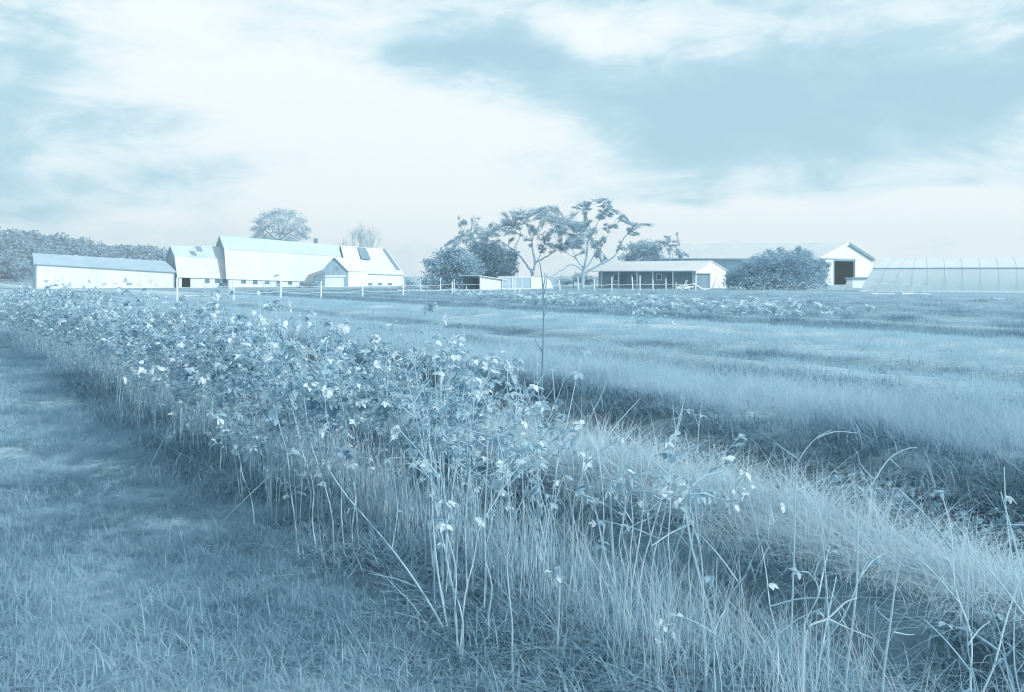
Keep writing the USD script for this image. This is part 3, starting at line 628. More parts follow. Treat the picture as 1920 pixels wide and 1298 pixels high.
def pix_tree(name, label, D, base_px, limbs, clumps, seed, leafmat, bark='bark', leaf=0.2, per=70, twigs=True, cat='tree', soft=False, tk=6):
    """a tree whose main limbs and leaf clumps are given where the photo shows them; depth spread is added so that it is round"""
    r = np.random.default_rng(seed)
    b = P(base_px, 0, D); b[2] = float(height(b[0], b[1]))
    t = thing(name, label, cat, b)
    first = True; ends = []
    for pts, r0, r1, dy in limbs:
        p = np.array([P(x, y, D) + np.array([0, dy * (k / max(1, len(pts) - 1)), 0]) for k, (x, y) in enumerate(pts)])
        if first: p[0] = b - np.array([0, 0, 0.3])
        q = bez(p, 5); q[1:-1] += r.normal(0, 0.03, q[1:-1].shape)
        obj('trunk' if first else 'limb', tube(q, np.linspace(r0, r1, len(q)) * (.72 if soft else 1), 7), bark, t, origin=b, smooth=True)
        first = False
        ends += [(q[k], r1) for k in range(len(q) // 2, len(q))]
    tubes, tips = [], []
    cents = []
    if soft:
        more = []
        for (x, y, rx, rz, dy) in clumps:
            more.append((x, y, rx * 1.2, rz * 1.3, dy))
            for q_ in range(5): more.append((x + r.normal(0, 1.0) * rx, y + r.normal(0.5, 1.2) * rz, rx * .5, rz * .6, dy + r.normal(0, 1.2)))
        clumps = more
    for (x, y, rx, rz, dy) in clumps:
        c = P(x, y, D) + np.array([0, dy + r.normal(0, .7), 0]); R = np.array([rx / FPX * D, rx / FPX * D, rz / FPX * D])
        cents.append((c, R))
        # branches that carry the clump
        e = min(ends, key=lambda q: np.linalg.norm((q[0] - c) * [1, .6, 1]))
        for k in range(tk):
            g = c + np.clip(r.normal(0, .5, 3), -.8, .8) * R
            m_ = (e[0] + g) / 2 + r.normal(0, .05, 3) * np.linalg.norm(g - e[0])
            tubes.append(tube(bez([e[0], m_, g], 4), np.linspace(min(e[1], .09) * .8, .018, 9), 4, cap=False))
            for j in range(7):
                h = c + np.clip(r.normal(0, .6, 3), -.95, .95) * R
                tubes.append(tube(bez([m_ if j % 2 else g, (m_ + h) / 2 + r.normal(0, .1, 3) * R, h], 3), np.linspace(.03, .01, 7), 3, cap=False))
    if tubes: obj('twigs', cat_(tubes), bark, t, origin=b)
    obj('crown', leaf_cards(clump_points(cents, r, per, 0.15), leaf, r), leafmat, t, origin=b)
    return t

pix_tree('oak_tree', 'round leafy tree rising behind the roof of the big barn', 250, 525, [([(525, 545), (524, 470), (526, 440)], .5, .3, 0), ([(525, 455), (500, 435), (485, 425)], .22, .08, 1), ([(526, 450), (550, 432), (565, 425)], .22, .08, -1), ([(526, 440), (520, 415), (515, 398)], .2, .07, 0), ([(527, 440), (540, 415), (545, 400)], .18, .06, .6)],
         [(520, 398, 22, 9, 0), (545, 402, 20, 10, .5), (500, 405, 20, 10, -.6), (486, 415, 16, 9, .4), (562, 413, 16, 10, 0), (480, 430, 14, 8, 0), (572, 430, 12, 9, .6), (525, 415, 26, 12, -1), (500, 425, 20, 10, 1), (548, 425, 20, 10, 0), (488, 442, 14, 7, 0), (562, 440, 16, 7, 0), (525, 435, 24, 10, .5), (505, 448, 22, 7, 0), (545, 448, 24, 7, .4), (478, 447, 12, 5, 0), (572, 446, 12, 5, 0), (525, 452, 34, 6, -.5)], 29, 'oak_leaf', leaf=0.24, per=40)
tree('bare_tree', 'fan shaped bare twiggy tree behind the barn extension roof', 675, 250, 408, 96, 5, None, 'pale_bark', depth=6, trunk_frac=0.25, zbase=-1.5, spread=0.35, kids=3, up=0.4, trunk_r=0.28)
pix_tree('dense_tree', 'dense dark low tree at the left of the middle trees', 108, 848, [([(848, 545), (850, 500), (845, 475)], .22, .08, 0), ([(850, 510), (820, 495)], .1, .04, -1), ([(850, 500), (885, 480)], .1, .04, 1)],
         [(850, 500, 42, 30, 0), (822, 505, 28, 24, -1), (835, 480, 26, 16, .5), (875, 505, 34, 32, -.6), (812, 527, 24, 14, -1), (850, 528, 44, 16, 0), (855, 472, 18, 9, 0), (804, 492, 13, 9, 0)], 21, 'shrub_leaf', leaf=0.17, per=300)
pix_tree('dense_tree', 'dense broad tree behind the small field shelter', 114, 925, [([(925, 545), (925, 500), (915, 470)], .22, .08, 0), ([(925, 505), (950, 490)], .1, .04, 0)],
         [(915, 490, 48, 34, 0), (940, 505, 32, 26, -1), (900, 465, 30, 16, 1), (925, 470, 30, 18, -.5), (955, 500, 20, 24, 0), (920, 522, 48, 18, 0), (962, 478, 13, 13, 0)], 22, 'tree_leaf', leaf=0.17, per=270)
pix_tree('slender_tree', 'slender sparse tree whose thin tops rise above the dense trees', 125, 884, [([(884, 545), (882, 470), (884, 425), (888, 408)], .14, .03, 0), ([(882, 480), (868, 440), (860, 412)], .07, .02, 1), ([(884, 450), (894, 425)], .05, .02, -1)],
         [(888, 414, 9, 9, 0), (866, 418, 8, 8, .5), (872, 436, 8, 8, 0), (893, 432, 8, 8, 0), (855, 452, 12, 6, 0), (845, 462, 9, 5, 0), (880, 450, 14, 12, 0)], 23, 'airy_leaf', 'pale_bark', leaf=0.10, per=34, soft=True, tk=3)
pix_tree('spreading_tree', 'wide spreading tree with forked bare trunk and flat dark leaf clumps', 112, 999,
         [([(999, 545), (998, 520), (1000, 505)], .34, .26, 0), ([(999, 514), (986, 495), (972, 476), (955, 463), (938, 450)], .2, .06, .8), ([(964, 465), (973, 448), (976, 436), (966, 424)], .1, .035, .4), ([(1000, 508), (1003, 493), (999, 470), (998, 452), (1003, 440)], .22, .07, -.5),
          ([(1003, 494), (1020, 484), (1040, 472), (1058, 457)], .16, .05, .5), ([(1006, 492), (1017, 470), (1021, 458)], .08, .03, 1), ([(998, 452), (990, 432), (985, 410)], .08, .03, 0), ([(1040, 470), (1052, 445), (1060, 420)], .08, .03, -.5), ([(940, 452), (920, 440), (905, 434)], .06, .02, 0)],
         [(975, 397, 17, 7, 0), (1000, 393, 14, 6, .4), (1020, 399, 22, 10, -.4), (1042, 408, 26, 14, 0), (1066, 415, 24, 12, .4), (1082, 428, 16, 12, 0), (915, 430, 24, 8, 0), (940, 424, 18, 8, .3), (952, 437, 14, 7, 0), (905, 445, 15, 5, 0), (1000, 435, 12, 10, 0), (1018, 442, 16, 9, .5),
          (1045, 436, 18, 9, -.6), (1075, 450, 15, 9, .5), (1058, 462, 13, 6, 0), (1035, 458, 14, 6, 0), (948, 412, 11, 4, 0), (1090, 445, 10, 8, 0), (985, 415, 10, 7, 0)], 24, 'airy_leaf', leaf=0.095, per=48, soft=True, tk=4)
pix_tree('gnarled_tree', 'open gnarled tree with long limbs reaching right over the stable', 106, 1093,
         [([(1093, 547), (1092, 520), (1096, 500)], .34, .26, 0), ([(1096, 502), (1100, 478), (1102, 455), (1112, 438), (1122, 415), (1132, 398)], .2, .05, .4), ([(1094, 505), (1082, 488), (1070, 478), (1052, 470)], .14, .04, -.5), ([(1094, 512), (1122, 498), (1150, 483), (1160, 466), (1172, 445), (1184, 430), (1193, 421)], .17, .05, .6),
          ([(1100, 502), (1115, 480), (1128, 462), (1136, 447)], .1, .03, .5), ([(1112, 438), (1104, 420), (1098, 395)], .07, .03, 0), ([(1112, 436), (1130, 428), (1148, 424)], .06, .02, 0), ([(1096, 510), (1072, 496), (1050, 508), (1031, 519)], .13, .08, -1.5), ([(1082, 490), (1074, 470), (1068, 455)], .07, .03, 0), ([(1132, 400), (1138, 385), (1130, 376)], .04, .02, 0)],
         [(1100, 381, 16, 4, 0), (1122, 377, 14, 4, .3), (1138, 381, 9, 6, 0), (1140, 392, 9, 4, 0), (1094, 398, 10, 7, 0), (1126, 405, 11, 6, 0), (1160, 400, 10, 4, .4), (1145, 424, 12, 5, 0), (1193, 422, 14, 6, 0), (1185, 430, 9, 4, 0), (1104, 440, 14, 10, 0), (1112, 460, 10, 8, 0), (1132, 448, 8, 6, 0), (1070, 452, 10, 6, 0), (1098, 420, 9, 8, 0),
          (1120, 470, 10, 9, 0), (1163, 462, 8, 5, 0)], 25, 'airy_leaf', leaf=0.09, per=34, soft=True, tk=4)
pix_tree('dense_tree', 'dark rounded tree behind the roof of the stable', 122, 1210, [([(1210, 545), (1208, 500), (1205, 470)], .2, .07, 0), ([(1208, 495), (1190, 475)], .08, .03, 0), ([(1208, 495), (1230, 475)], .08, .03, 0)],
         [(1205, 478, 32, 22, 0), (1190, 465, 20, 13, 0), (1222, 462, 20, 14, .5), (1180, 485, 20, 14, -.6), (1232, 480, 18, 18, 0), (1205, 500, 42, 13, 0), (1212, 456, 14, 8, 0)], 26, 'tree_leaf', leaf=0.17, per=170)
pix_tree('slender_tree', 'thin nearly bare tree standing right of the stable roof ridge', 120, 1258, [([(1258, 545), (1257, 490), (1256, 455), (1255, 443)], .12, .025, 0), ([(1257, 490), (1268, 465), (1272, 448)], .05, .02, 0), ([(1257, 480), (1246, 462), (1241, 452)], .05, .02, 0)],
         [(1255, 447, 7, 6, 0), (1270, 452, 6, 6, 0), (1243, 456, 6, 6, 0), (1262, 470, 9, 7, 0), (1282, 480, 7, 4, 0)], 27, 'airy_leaf', 'pale_bark', leaf=0.10, per=30, soft=True, tk=3)
# low growth behind the stable roof and between buildings
pix_tree('round_shrub', 'small dark shrub at the right end of the barn extension', 170, 768, [([(768, 545), (768, 530)], .1, .05, 0)], [(766, 530, 11, 11, 0), (774, 535, 8, 7, 0)], 31, 'shrub_leaf', leaf=0.25, per=90, cat='shrub')
pix_tree('round_shrub', 'dark shrub growing under the eave of the big barn beside the lean-to', 186, 580, [([(580, 548), (580, 536)], .1, .05, 0)], [(574, 536, 14, 8, 0), (588, 533, 12, 8, 0), (565, 539, 8, 5, 0)], 32, 'shrub_leaf', leaf=0.25, per=90, cat='shrub')
pix_tree('round_shrub', 'low tangle of shrub under the gnarled tree left of the stable', 116, 1075, [([(1075, 545), (1075, 520)], .1, .05, 0)], [(1060, 528, 20, 10, 0), (1090, 520, 22, 13, 0), (1110, 528, 14, 9, 0)], 33, 'oak_leaf', leaf=0.16, per=90, cat='shrub')
# vine covered mound
pix_tree('vine_thicket', 'huge dark vine covered thicket in front of the big right barn', 100, 1455, [([(1455, 550), (1450, 510), (1460, 480)], .2, .06, 0), ([(1450, 530), (1410, 500)], .1, .04, 0), ([(1455, 520), (1500, 490)], .1, .04, 0)],
         [(1455, 510, 66, 32, 0), (1420, 512, 46, 30, -.6), (1495, 508, 46, 34, -.6), (1480, 484, 42, 16, .4), (1435, 486, 34, 14, .4), (1400, 520, 34, 24, 0), (1520, 515, 32, 32, 0), (1540, 502, 15, 18, 0), (1552, 520, 12, 18, .5), (1548, 535, 14, 10, 0), (1374, 530, 18, 16, 0), (1388, 510, 16, 12, 0), (1505, 474, 20, 9, 0), (1460, 530, 88, 18, -1.2), (1448, 472, 12, 7, 0), (1420, 484, 10, 6, .5), (1398, 496, 10, 7, -.4), (1470, 470, 9, 8, 0), (1518, 480, 10, 8, .4), (1552, 498, 7, 8, 0), (1368, 520, 8, 10, 0), (1492, 466, 7, 5, 0), (1540, 490, 8, 6, 0), (1550, 525, 8, 14, 0)], 28, 'shrub_leaf', leaf=0.12, per=330, cat='thicket', tk=5)

# wooded hill at the far left
def hill():
    xs = np.linspace(-330, -60, 70); ys = np.linspace(330, 560, 24)
    X, Y = np.meshgrid(xs, ys, indexing='ij')
    def z(x, y):
        px = CX + x / 430.0 * FPX
        top = np.interp(px, [-400, -60, 40, 95, 110, 160, 240, 320, 420, 560, 700], [432, 433, 440, 443, 456, 460, 465, 472, 490, 512, 522])
        return (EYE + (HY - top) / FPX * 430.0 - 5.5) * smooth01((y - 330) / 100) * (1 - 0.6 * smooth01((y - 450) / 110)) - 1.2
    v = np.stack([X, Y, z(X, Y)], -1).reshape(-1, 3)
    i, j = np.meshgrid(np.arange(69), np.arange(23), indexing='ij'); k = i * 24 + j
    f = np.stack([k, k + 24, k + 25, k + 1], -1).reshape(-1, 4); f = np.vstack([f[:, [0, 1, 2]], f[:, [0, 2, 3]]])
    keys(obj('hill', (v, f), 'forest_leaf', smooth=True), 'low wooded hill behind the long shed', None, None, 'structure')
    r = np.random.default_rng(4); parts = []
    for k in range(1000):
        x, y = r.uniform(-325, -75), r.uniform(335, 470)
        zz = float(z(np.array(x), np.array(y))); s = r.uniform(2.6, 5.2); hgt = r.uniform(5, 9)
        if zz < -0.8: continue
        c = [(np.array([x, y, zz + hgt * .55]), np.array([s * .8, s * .8, hgt * .5]))]
        parts.append(leaf_cards(clump_points(c, r, 9, 0.5), 0.85, r))
    keys(obj('forest', cat_(parts), 'forest_leaf'), 'dark woodland covering the hill at the far left', 'woodland', None, 'stuff')
hill()

# ------------------------------------------------------------------ debris, hoops, row cover, crops
def pile():
    r = np.random.default_rng(9); c = P(1288, 548, 95)
    t = thing('scrap_pile', 'tangled pale scrap heap with a sloping board in front of the stable', 'heap', (c[0], c[1], 0))
    for k in range(16):
        a = np.array([r.normal(0, .7), r.normal(0, .4), r.uniform(0.05, .75)]); d = r.normal(size=3); d[2] *= .35; d /= np.linalg.norm(d)
        obj('plank', tube([a - d * .6, a + d * .6], [.05, .05], 4), 'cloth', t)
    for k in range(4):
        a = r.normal(0, .5, 2); q = trimesh.creation.icosphere(2, 0.35); q.vertices *= 1 + 0.5 * (meshkit.noise(q.vertices * 4 + k)[:, None] - .5); q.vertices *= [1.2, 1, .6]; q.apply_translation([a[0], a[1], .25])
        obj('bundle', q, 'cloth', t, smooth=True)
    obj('sloping_board', tube([[0.6, -.1, .8], [1.9, -.3, 0.02]], [.07, .07], 4), 'cloth', t)
pile()

def at(n, s): 
    x = n * NV[0] + s * RD[0]; y = n * NV[1] + s * RD[1]; return np.array([x, y, float(height(x, y))])
def ns(px, py):
    D = EYE * FPX / (py - HY); x = (px - CX) / FPX * D; return x * NV[0] + D * NV[1], x * RD[0] + D * RD[1]
# wire hoops of two low tunnels
hp = None
ht = tube([[-.75 * math.cos(a), 0, .85 * math.sin(a)] for a in np.linspace(0, math.pi, 15)], .014, 4)
pos = [(px, 549, 0) for px in np.linspace(1420, 1592, 9)] + [(px, 553, 1) for px in np.linspace(1638, 1742, 6)]
for k, (px, py, g) in enumerate(pos):
    D = EYE * FPX / (py - HY); q = P(px, py, D); q[2] = float(height(q[0], q[1]))
    lab = ('thin pale wire hoop over the bed below the vine thicket', 'wire hoops below the thicket') if g == 0 else ('thin pale wire hoop over the bed in front of the greenhouse', 'wire hoops before the greenhouse')
    if hp is None:
        hp = thing('wire_hoop', lab[0], 'hoop', q, 0.35, lab[1], (1, 1, 1)); obj('wire', ht, 'white_paint', hp)
    else:
        s_ = rng.uniform(.85, 1.15); copy_of(hp, q, 0.35 + rng.normal(0, .15), (s_, 1, s_ * rng.uniform(.9, 1.1)), lab[0], 'hoop', lab[1])
for k, (a, b, py, lab) in enumerate(((1632, 1675, 554, 'crumpled white cloth strip lying on the bed, left of the other strip'), (1690, 1742, 553.5, 'long flat white cloth strip on the bed before the greenhouse'), (1858, 1880, 562, 'small white cloth scrap at the right edge of the field'))):
    D = EYE * FPX / (py - HY); p0, p1 = P(a, py, D), P(b, py, D)
    L = p1[0] - p0[0]; g = np.array([[x, y] for x in np.linspace(0, L, 16) for y in np.linspace(-.35, .35, 6)])
    zz = 0.05 + .16 * meshkit.noise(np.c_[g * [2.2, 4], np.full(len(g), k)], k) * (1 - (g[:, 1] / .4) ** 2)
    v = np.c_[g + p0[:2], zz + height(*(g + p0[:2]).T)]; top = v.copy()
    i, j = np.meshgrid(np.arange(15), np.arange(5), indexing='ij'); q = i * 6 + j
    f = np.stack([q, q + 6, q + 7, q + 1], -1).reshape(-1, 4); f = np.vstack([f[:, [0, 1, 2]], f[:, [0, 2, 3]]])
    t = thing('row_cover', lab, 'cloth', p0 * [1, 1, 0]); obj('sheet', (top, f), 'cloth', t, smooth=True, origin=p0 * [1, 1, 0])

def leaf_blade(L, W, droop, r, fold=0.25, k=5):
    """a broad leaf along +x from the origin, folded on its midrib and drooping"""
    t = np.linspace(0, 1, k)
    w = W * np.sin(np.pi * np.clip(t * 0.93 + 0.05, 0, 1)) ** 0.75 * (1 - 0.25 * t)
    w[0] = W * .06; w[-1] = 0.002
    x = L * t * (1 - 0.15 * droop * t); z = -droop * L * t ** 2 * .8
    wav = r.normal(0, .06, k) * W
    v = np.vstack([np.c_[x, -w, z + fold * w + wav], np.c_[x, 0 * w, z], np.c_[x, w, z + fold * w - wav]])
    f = []
    for i in range(k - 1):
        for a in (0, k):
            f += [[a + i, a + i + 1, a + k + i + 1], [a + i, a + k + i + 1, a + k + i]]
    return v, np.array(f)

def rot_to(v, yaw, pitch, roll):
    R = trimesh.transformations.euler_matrix(roll, pitch, yaw, 'sxyz')[:3, :3]
    return v @ R.T

crop_protos = []
def crop_proto(seed, label, group, loc, pale):
    r = np.random.default_rng(seed)
    t = thing('crop_plant', label, 'crop plant', loc, 0, group, (1, 1, 1))
    for k in range(16):
        v, f = leaf_blade(r.uniform(.16, .28), r.uniform(.04, .075), r.uniform(.2, 1.0), r)
        v = rot_to(v, k * 2.4 + r.normal(0, .2), -r.uniform(.4, 1.1), r.normal(0, .3)); v[:, 2] += .04 + .012 * k
        obj('leaf', (v, f), 'crop_leaf' if r.random() < pale else 'leaf_mid', t)
    obj('stalk', tube([[0, 0, -.05], [0, 0, .2]], [.02, .015], 5), 'cane_bark', t)
    return t
CL = {0: ('broad leaved pale crop plant in the nearest far crop row', 'crop plants of the nearest far row'), 1: ('broad leaved crop plant in the middle far crop row', 'crop plants of the middle far row'), 2: ('small broad leaved crop plant in the farthest crop row', 'crop plants of the farthest row')}
for row, (n0, px0, px1, dens) in enumerate(((27.6, 985, 1560, .55), (32.5, 850, 1620, .6), (38.5, 735, 1500, .75))):
    u0, u1 = (px0 - CX) / FPX, (px1 - CX) / FPX
    sv = lambda u: n0 / (NV[0] * u + NV[1]) * (RD[1] + RD[0] * u)
    for s in np.arange(sv(u1), sv(u0), dens):
        q = at(n0 + rng.normal(0, .25), s + rng.normal(0, .12))
        lab, grp = CL[row]; sc = rng.uniform(1.0, 1.8) * (1.15 if row == 0 else 1.0)
        if len(crop_protos) < 4:
            crop_protos.append(crop_proto(50 + len(crop_protos), lab, grp, q, (.95, .75, .85, .7)[len(crop_protos)]))
        else:
            copy_of(crop_protos[rng.integers(4)], q, rng.uniform(0, 6.28), (sc, sc, sc), lab, 'crop plant', grp)
q = np.r_[P(1205, 622, 26.5)[:2], 0]
t = thing('weedy_clump', 'dark bushy weed clump with pale leaves standing out in the mid field', 'weed', q)
r = np.random.default_rng(77)
for k in range(60):
    v, f = leaf_blade(r.uniform(.12, .24), r.uniform(.03, .06), r.uniform(.2, 1.), r)
    v = rot_to(v, r.uniform(0, 6.28), -r.uniform(-.2, 1.2), r.normal(0, .4)) + np.r_[r.normal(0, .35), r.normal(0, .25), r.uniform(.1, .62)]
    obj('leaf', (v, f), 'crop_leaf' if r.random() < .3 else 'leaf_dark', t)
for k in range(6): obj('stalk', tube([[r.normal(0, .1), r.normal(0, .1), -.05], [r.normal(0, .3), r.normal(0, .2), .6]], [.012, .006], 4), 'cane_bark', t)

# ------------------------------------------------------------------ grass
def blades(k, rad, h0, h1, lean, w, r, segs=3, bias=(0, 0)):
    a = r.uniform(0, 2 * np.pi, k); q = rad * np.sqrt(r.random(k))
    b = np.c_[q * np.cos(a), q * np.sin(a), np.zeros(k)]
    h = r.uniform(h0, h1, k); az = r.uniform(0, 2 * np.pi, k); ln = np.abs(r.normal(lean, lean * .5, k))
    d = np.c_[np.cos(az) * ln + bias[0], np.sin(az) * ln + bias[1], np.zeros(k)]
    side = np.c_[-np.sin(az + r.normal(0, .6, k)), np.cos(az), np.zeros(k)]; side /= np.linalg.norm(side, axis=1, keepdims=True)
    vs = []
    for s in range(segs + 1):
        t = s / segs
        c = b + d * (h * t ** 1.8)[:, None] + np.c_[np.zeros((k, 2)), h * t * (1 - 0.28 * np.minimum(ln, 1.6) * t)]
        ww = (w * (1 - t) ** .7 * (1 if s else .8)) if s < segs else w * .05
        vs += [c - side * ww / 2, c + side * ww / 2]
    v = np.stack(vs, 1); m = 2 * (segs + 1); o = (np.arange(k) * m)[:, None]
    f = []
    for s in range(segs):
        f += [o + np.array([[2 * s, 2 * s + 1, 2 * s + 3]]), o + np.array([[2 * s, 2 * s + 3, 2 * s + 2]])]
    return v.reshape(-1, 3), np.vstack(f)

def scatter(name, label, cat, protos, pts, scales, r, tilt=0.0):
    path = unique('/World', name)
    pi = UsdGeom.PointInstancer.Define(stage, path)
    targets = []
    for k, (mesh, mt) in enumerate(protos):
        m = usdkit.mesh(stage, f'{path}/tuft_{k:03d}' if k else f'{path}/tuft', mesh, M[mt]); targets.append(m.GetPath())
    pi.CreatePrototypesRel().SetTargets(targets)
    k = len(pts)
    pi.CreateProtoIndicesAttr(Vt.IntArray.FromNumpy(r.integers(0, len(protos), k).astype(np.int32)))
    pi.CreatePositionsAttr(Vt.Vec3fArray.FromNumpy(np.asarray(pts, np.float32)))
    a = r.uniform(0, np.pi * 2, k) / 2
    pi.CreateOrientationsAttr(Vt.QuathArray([Gf.Quath(float(math.cos(x)), 0, 0, float(math.sin(x))) for x in a]))
    pi.CreateScalesAttr(Vt.Vec3fArray.FromNumpy(np.asarray(scales, np.float32)))
    return keys(pi.GetPrim(), label, cat, None, 'stuff')

def spots(nr, sr, dens, r, vis=True):
    k = int((nr[1] - nr[0]) * (sr[1] - sr[0]) * dens)
    n = r.uniform(*nr, k); s = r.uniform(*sr, k)
    x = n * NV[0] + s * RD[0]; y = n * NV[1] + s * RD[1]
    if vis:
        u = x / np.maximum(y, .1)
        ok = (y > 1.8) & (abs(u) < 0.68)
        n, s, x, y = n[ok], s[ok], x[ok], y[ok]
    return n, s, np.c_[x, y, height(x, y)]

r = np.random.default_rng(100)
short = [(blades(150, .2, .02, .075, 1.3, .0042, r), 'grass_short') for _ in range(5)] + [(blades(90, .2, .03, .12, 1.1, .0045, r), 'grass_short')]
n, s, p = spots((-6, 2.2), (1.0, 9), 75, r); sc = r.uniform(.7, 1.4, len(p)) * (0.45 + 1.1 * meshkit.noise(p * [1.5, 1.5, 0], 8))
P1 = [p]; S1 = [sc]
n, s, p = spots((-14, 2.2), (9, 40), 9, r); sc = r.uniform(1.2, 2.2, len(p)); P1.append(p); S1.append(sc)
p = np.vstack(P1); sc = np.concatenate(S1)
scatter('path_grass', 'short mown grass of the path at the left', 'grass', short, p, np.c_[sc, sc, sc * r.uniform(.6, 1.2, len(sc))], r)
rank = [(blades(46, .22, .3, .75, 1.0, .0075, r, 5), 'grass_rank') for _ in range(4)] + [(blades(50, .22, .25, .6, 1.3, .006, r, 5, (.4, -.2)), 'grass_dry') for _ in range(2)] + [(blades(40, .2, .3, .75, .9, .005, r, 5, (-.3, .1)), 'grass_dry')]
P1, S1 = [], []
for nr, sr, d, a, b in (((5.8, 7.8), (1.0, 14), 24, .35, .75), ((5.7, 7.8), (14, 40), 9, .6, 1.0), ((7.8, 9.7), (3, 24), 10, .35, .6)):
    n, s, p = spots(nr, sr, d, r); P1.append(p); S1.append(r.uniform(a, b, len(p)) * (0.7 + .6 * meshkit.noise(p * [1.1, 1.1, 0], 31)))
p = np.vstack(P1); sc = np.concatenate(S1)
scatter('rank_grass', 'long rank grass on the broad ridge beyond the dark hollow', 'grass', rank, p, np.c_[sc * 1.1, sc * 1.1, sc], r)
STRIPS = (('field_grass', 'grass_rank', 'grass and weeds in strips across the open field', ((11.9, 13.2, 3, 60, 7, .5, 1.0), (15.0, 18, 4, 60, 7, .6, 1.2), (26.5, 48, 8, 80, 1.1, .7, 1.5), (48, 80, 10, 110, .8, 1, 2.0))),
          ('pale_grass', 'grass_pale', 'pale dry grass strip crossing the middle of the field', ((18.2, 21.6, 5, 80, 9, .7, 1.4), (8.8, 9.8, 4, 40, 6, .5, .9), (30.6, 31.6, 10, 80, 2, .6, 1.2))),
          ('dark_weeds', 'undergrowth', 'low dark weeds on the tilled strips of the field', ((10.1, 11.9, 3, 60, 14, .6, 1.3), (13.3, 14.9, 3, 60, 12, .6, 1.2), (17.6, 18.3, 5, 70, 9, .6, 1.2), (22.4, 26.3, 6, 80, 8, .8, 1.7), (28.7, 30.4, 8, 90, 5, .8, 1.6), (34, 37, 8, 90, 4, .8, 1.7), (41, 46, 8, 100, 2, .8, 1.8), (52, 60, 8, 110, .8, 1, 2))))
for nm, mt, lab, regs in STRIPS:
    mid = [(blades(60, .35, .05, .2, .9, .010, r, 2), mt) for _ in range(4)]
    P1, S1 = [], []
    for n0, n1, s0, s1, d, a, b in regs:
        n, s, p = spots((n0, n1), (s0, s1), d, r); k = r.random(len(p)) < -0.35 + 2.3 * meshkit.noise(p * [.6, .6, 0], 17) ; p = p[k]; P1.append(p); S1.append(r.uniform(a, b, len(p)))
    p = np.vstack(P1); sc = np.concatenate(S1)
    scatter(nm, lab, 'grass' if mt != 'undergrowth' else 'weeds', mid, p, np.c_[sc, sc, sc], r)
stalks = [(blades(26, .22, .3, .9, .25, .0042, r, 4), 'straw') for _ in range(2)] + [(blades(26, .24, .3, .85, .6, .0042, r, 5), 'straw') for _ in range(2)] + [(blades(12, .25, .3, .8, 1.2, .0045, r, 5), 'grass_dry')] + [(blades(44, .25, .2, .65, .5, .006, r, 4), 'grass_rank') for _ in range(4)]
n, s, p = spots((1.75, 3.0), (-.3, 26), 30, r)
keep = r.random(len(p)) < np.where(s < 2.7, .8, np.where(n < 2.3, .16, .9)) * np.clip(0.25 + 1.3 * meshkit.noise(p * [1.6, 1.6, 0], 12), 0, 1)
n, s, p = n[keep], s[keep], p[keep]
sc = r.uniform(.5, 1.1, len(p)) * np.where(n < 2.3, .55, 1.0) * np.where(s < 2.6, .8, 1.0)
scatter('tall_grass', 'tall thin grass growing up between the berry canes', 'grass', stalks, p, np.c_[sc, sc, sc], r)
crest = [(blades(70, .2, .18, .5, 1.2, .0055, r, 5), 'straw') for _ in range(4)] + [(blades(50, .2, .2, .5, 1.5, .006, r, 5, (.3, -.2)), 'grass_dry') for _ in range(2)]
n, s, p = spots((3.55, 4.2), (-.8, 20), 62, r); sc = r.uniform(.5, .95, len(p)) * (0.6 + .8 * meshkit.noise(p * [1.6, 1.6, 0], 41))
scatter('straw_grass', 'pale straw grass along the near ridge crest, sunlight put into its colour', 'grass', crest, p, np.c_[sc * 1.2, sc * 1.2, sc], r)  # dry straw made paler so the crest looks sunlit
under = [(blades(80, .24, .05, .2, 1.4, .009, r, 3), 'undergrowth') for _ in range(4)]
P1, S1 = [], []
for nr, sr, d in (((1.9, 3.65), (-.6, 16), 44), ((4.25, 5.8), (.8, 26), 60)):
    n, s, p = spots(nr, sr, d, r); k = r.random(len(p)) < np.where((n < 3.6) & (s > 2.4) & (s < 6), .6, 1.0); p = p[k]; P1.append(p); S1.append(r.uniform(.6, 1.3, len(p)))
p = np.vstack(P1); sc = np.concatenate(S1)
scatter('undergrowth', 'low weeds in the hollows between the ridges, shade put into their colour', 'undergrowth', under, p, np.c_[sc, sc, sc], r)  # shade of hollows and ridge faces put into the dark blade colour

# ------------------------------------------------------------------ berry row
def leaf_mesh(r, size):
    """a compound leaf: stalk and three to five leaflets, from the origin along +x"""
    k = 5 if r.random() < .4 else 3; parts = [tube([[0, 0, 0], [size * .55, 0, size * .04]], [.0016, .0012], 3, cap=False)]
    for q in range(k):
        L = size * r.uniform(.75, 1.1); v, f = leaf_blade(L, L * r.uniform(.30, .38), r.uniform(.1, .7), r, r.uniform(.1, .4))
        yaw = 0 if q == 0 else (1 if q % 2 else -1) * r.uniform(.9, 1.35)
        v = rot_to(v, yaw, r.normal(0, .2), r.normal(0, .3)); v = v + [size * (.55 if q < 3 else .3), 0, size * .03]
        parts.append((v, f))
    return cat_(parts)

def cane_path(r, base, lean, h, arch):
    az = r.uniform(0, 2 * np.pi); d = np.array([math.cos(az), math.sin(az), 0]) * lean
    pts = [base + np.array([0, 0, -.05])]
    for t in np.linspace(.15, 1, 7):
        pts.append(base + d * h * (t ** 1.4) * (1 + arch * t) + np.array([0, 0, h * t * (1 - arch * .35 * t ** 2)]) + r.normal(0, .009, 3))
    return np.array(pts)

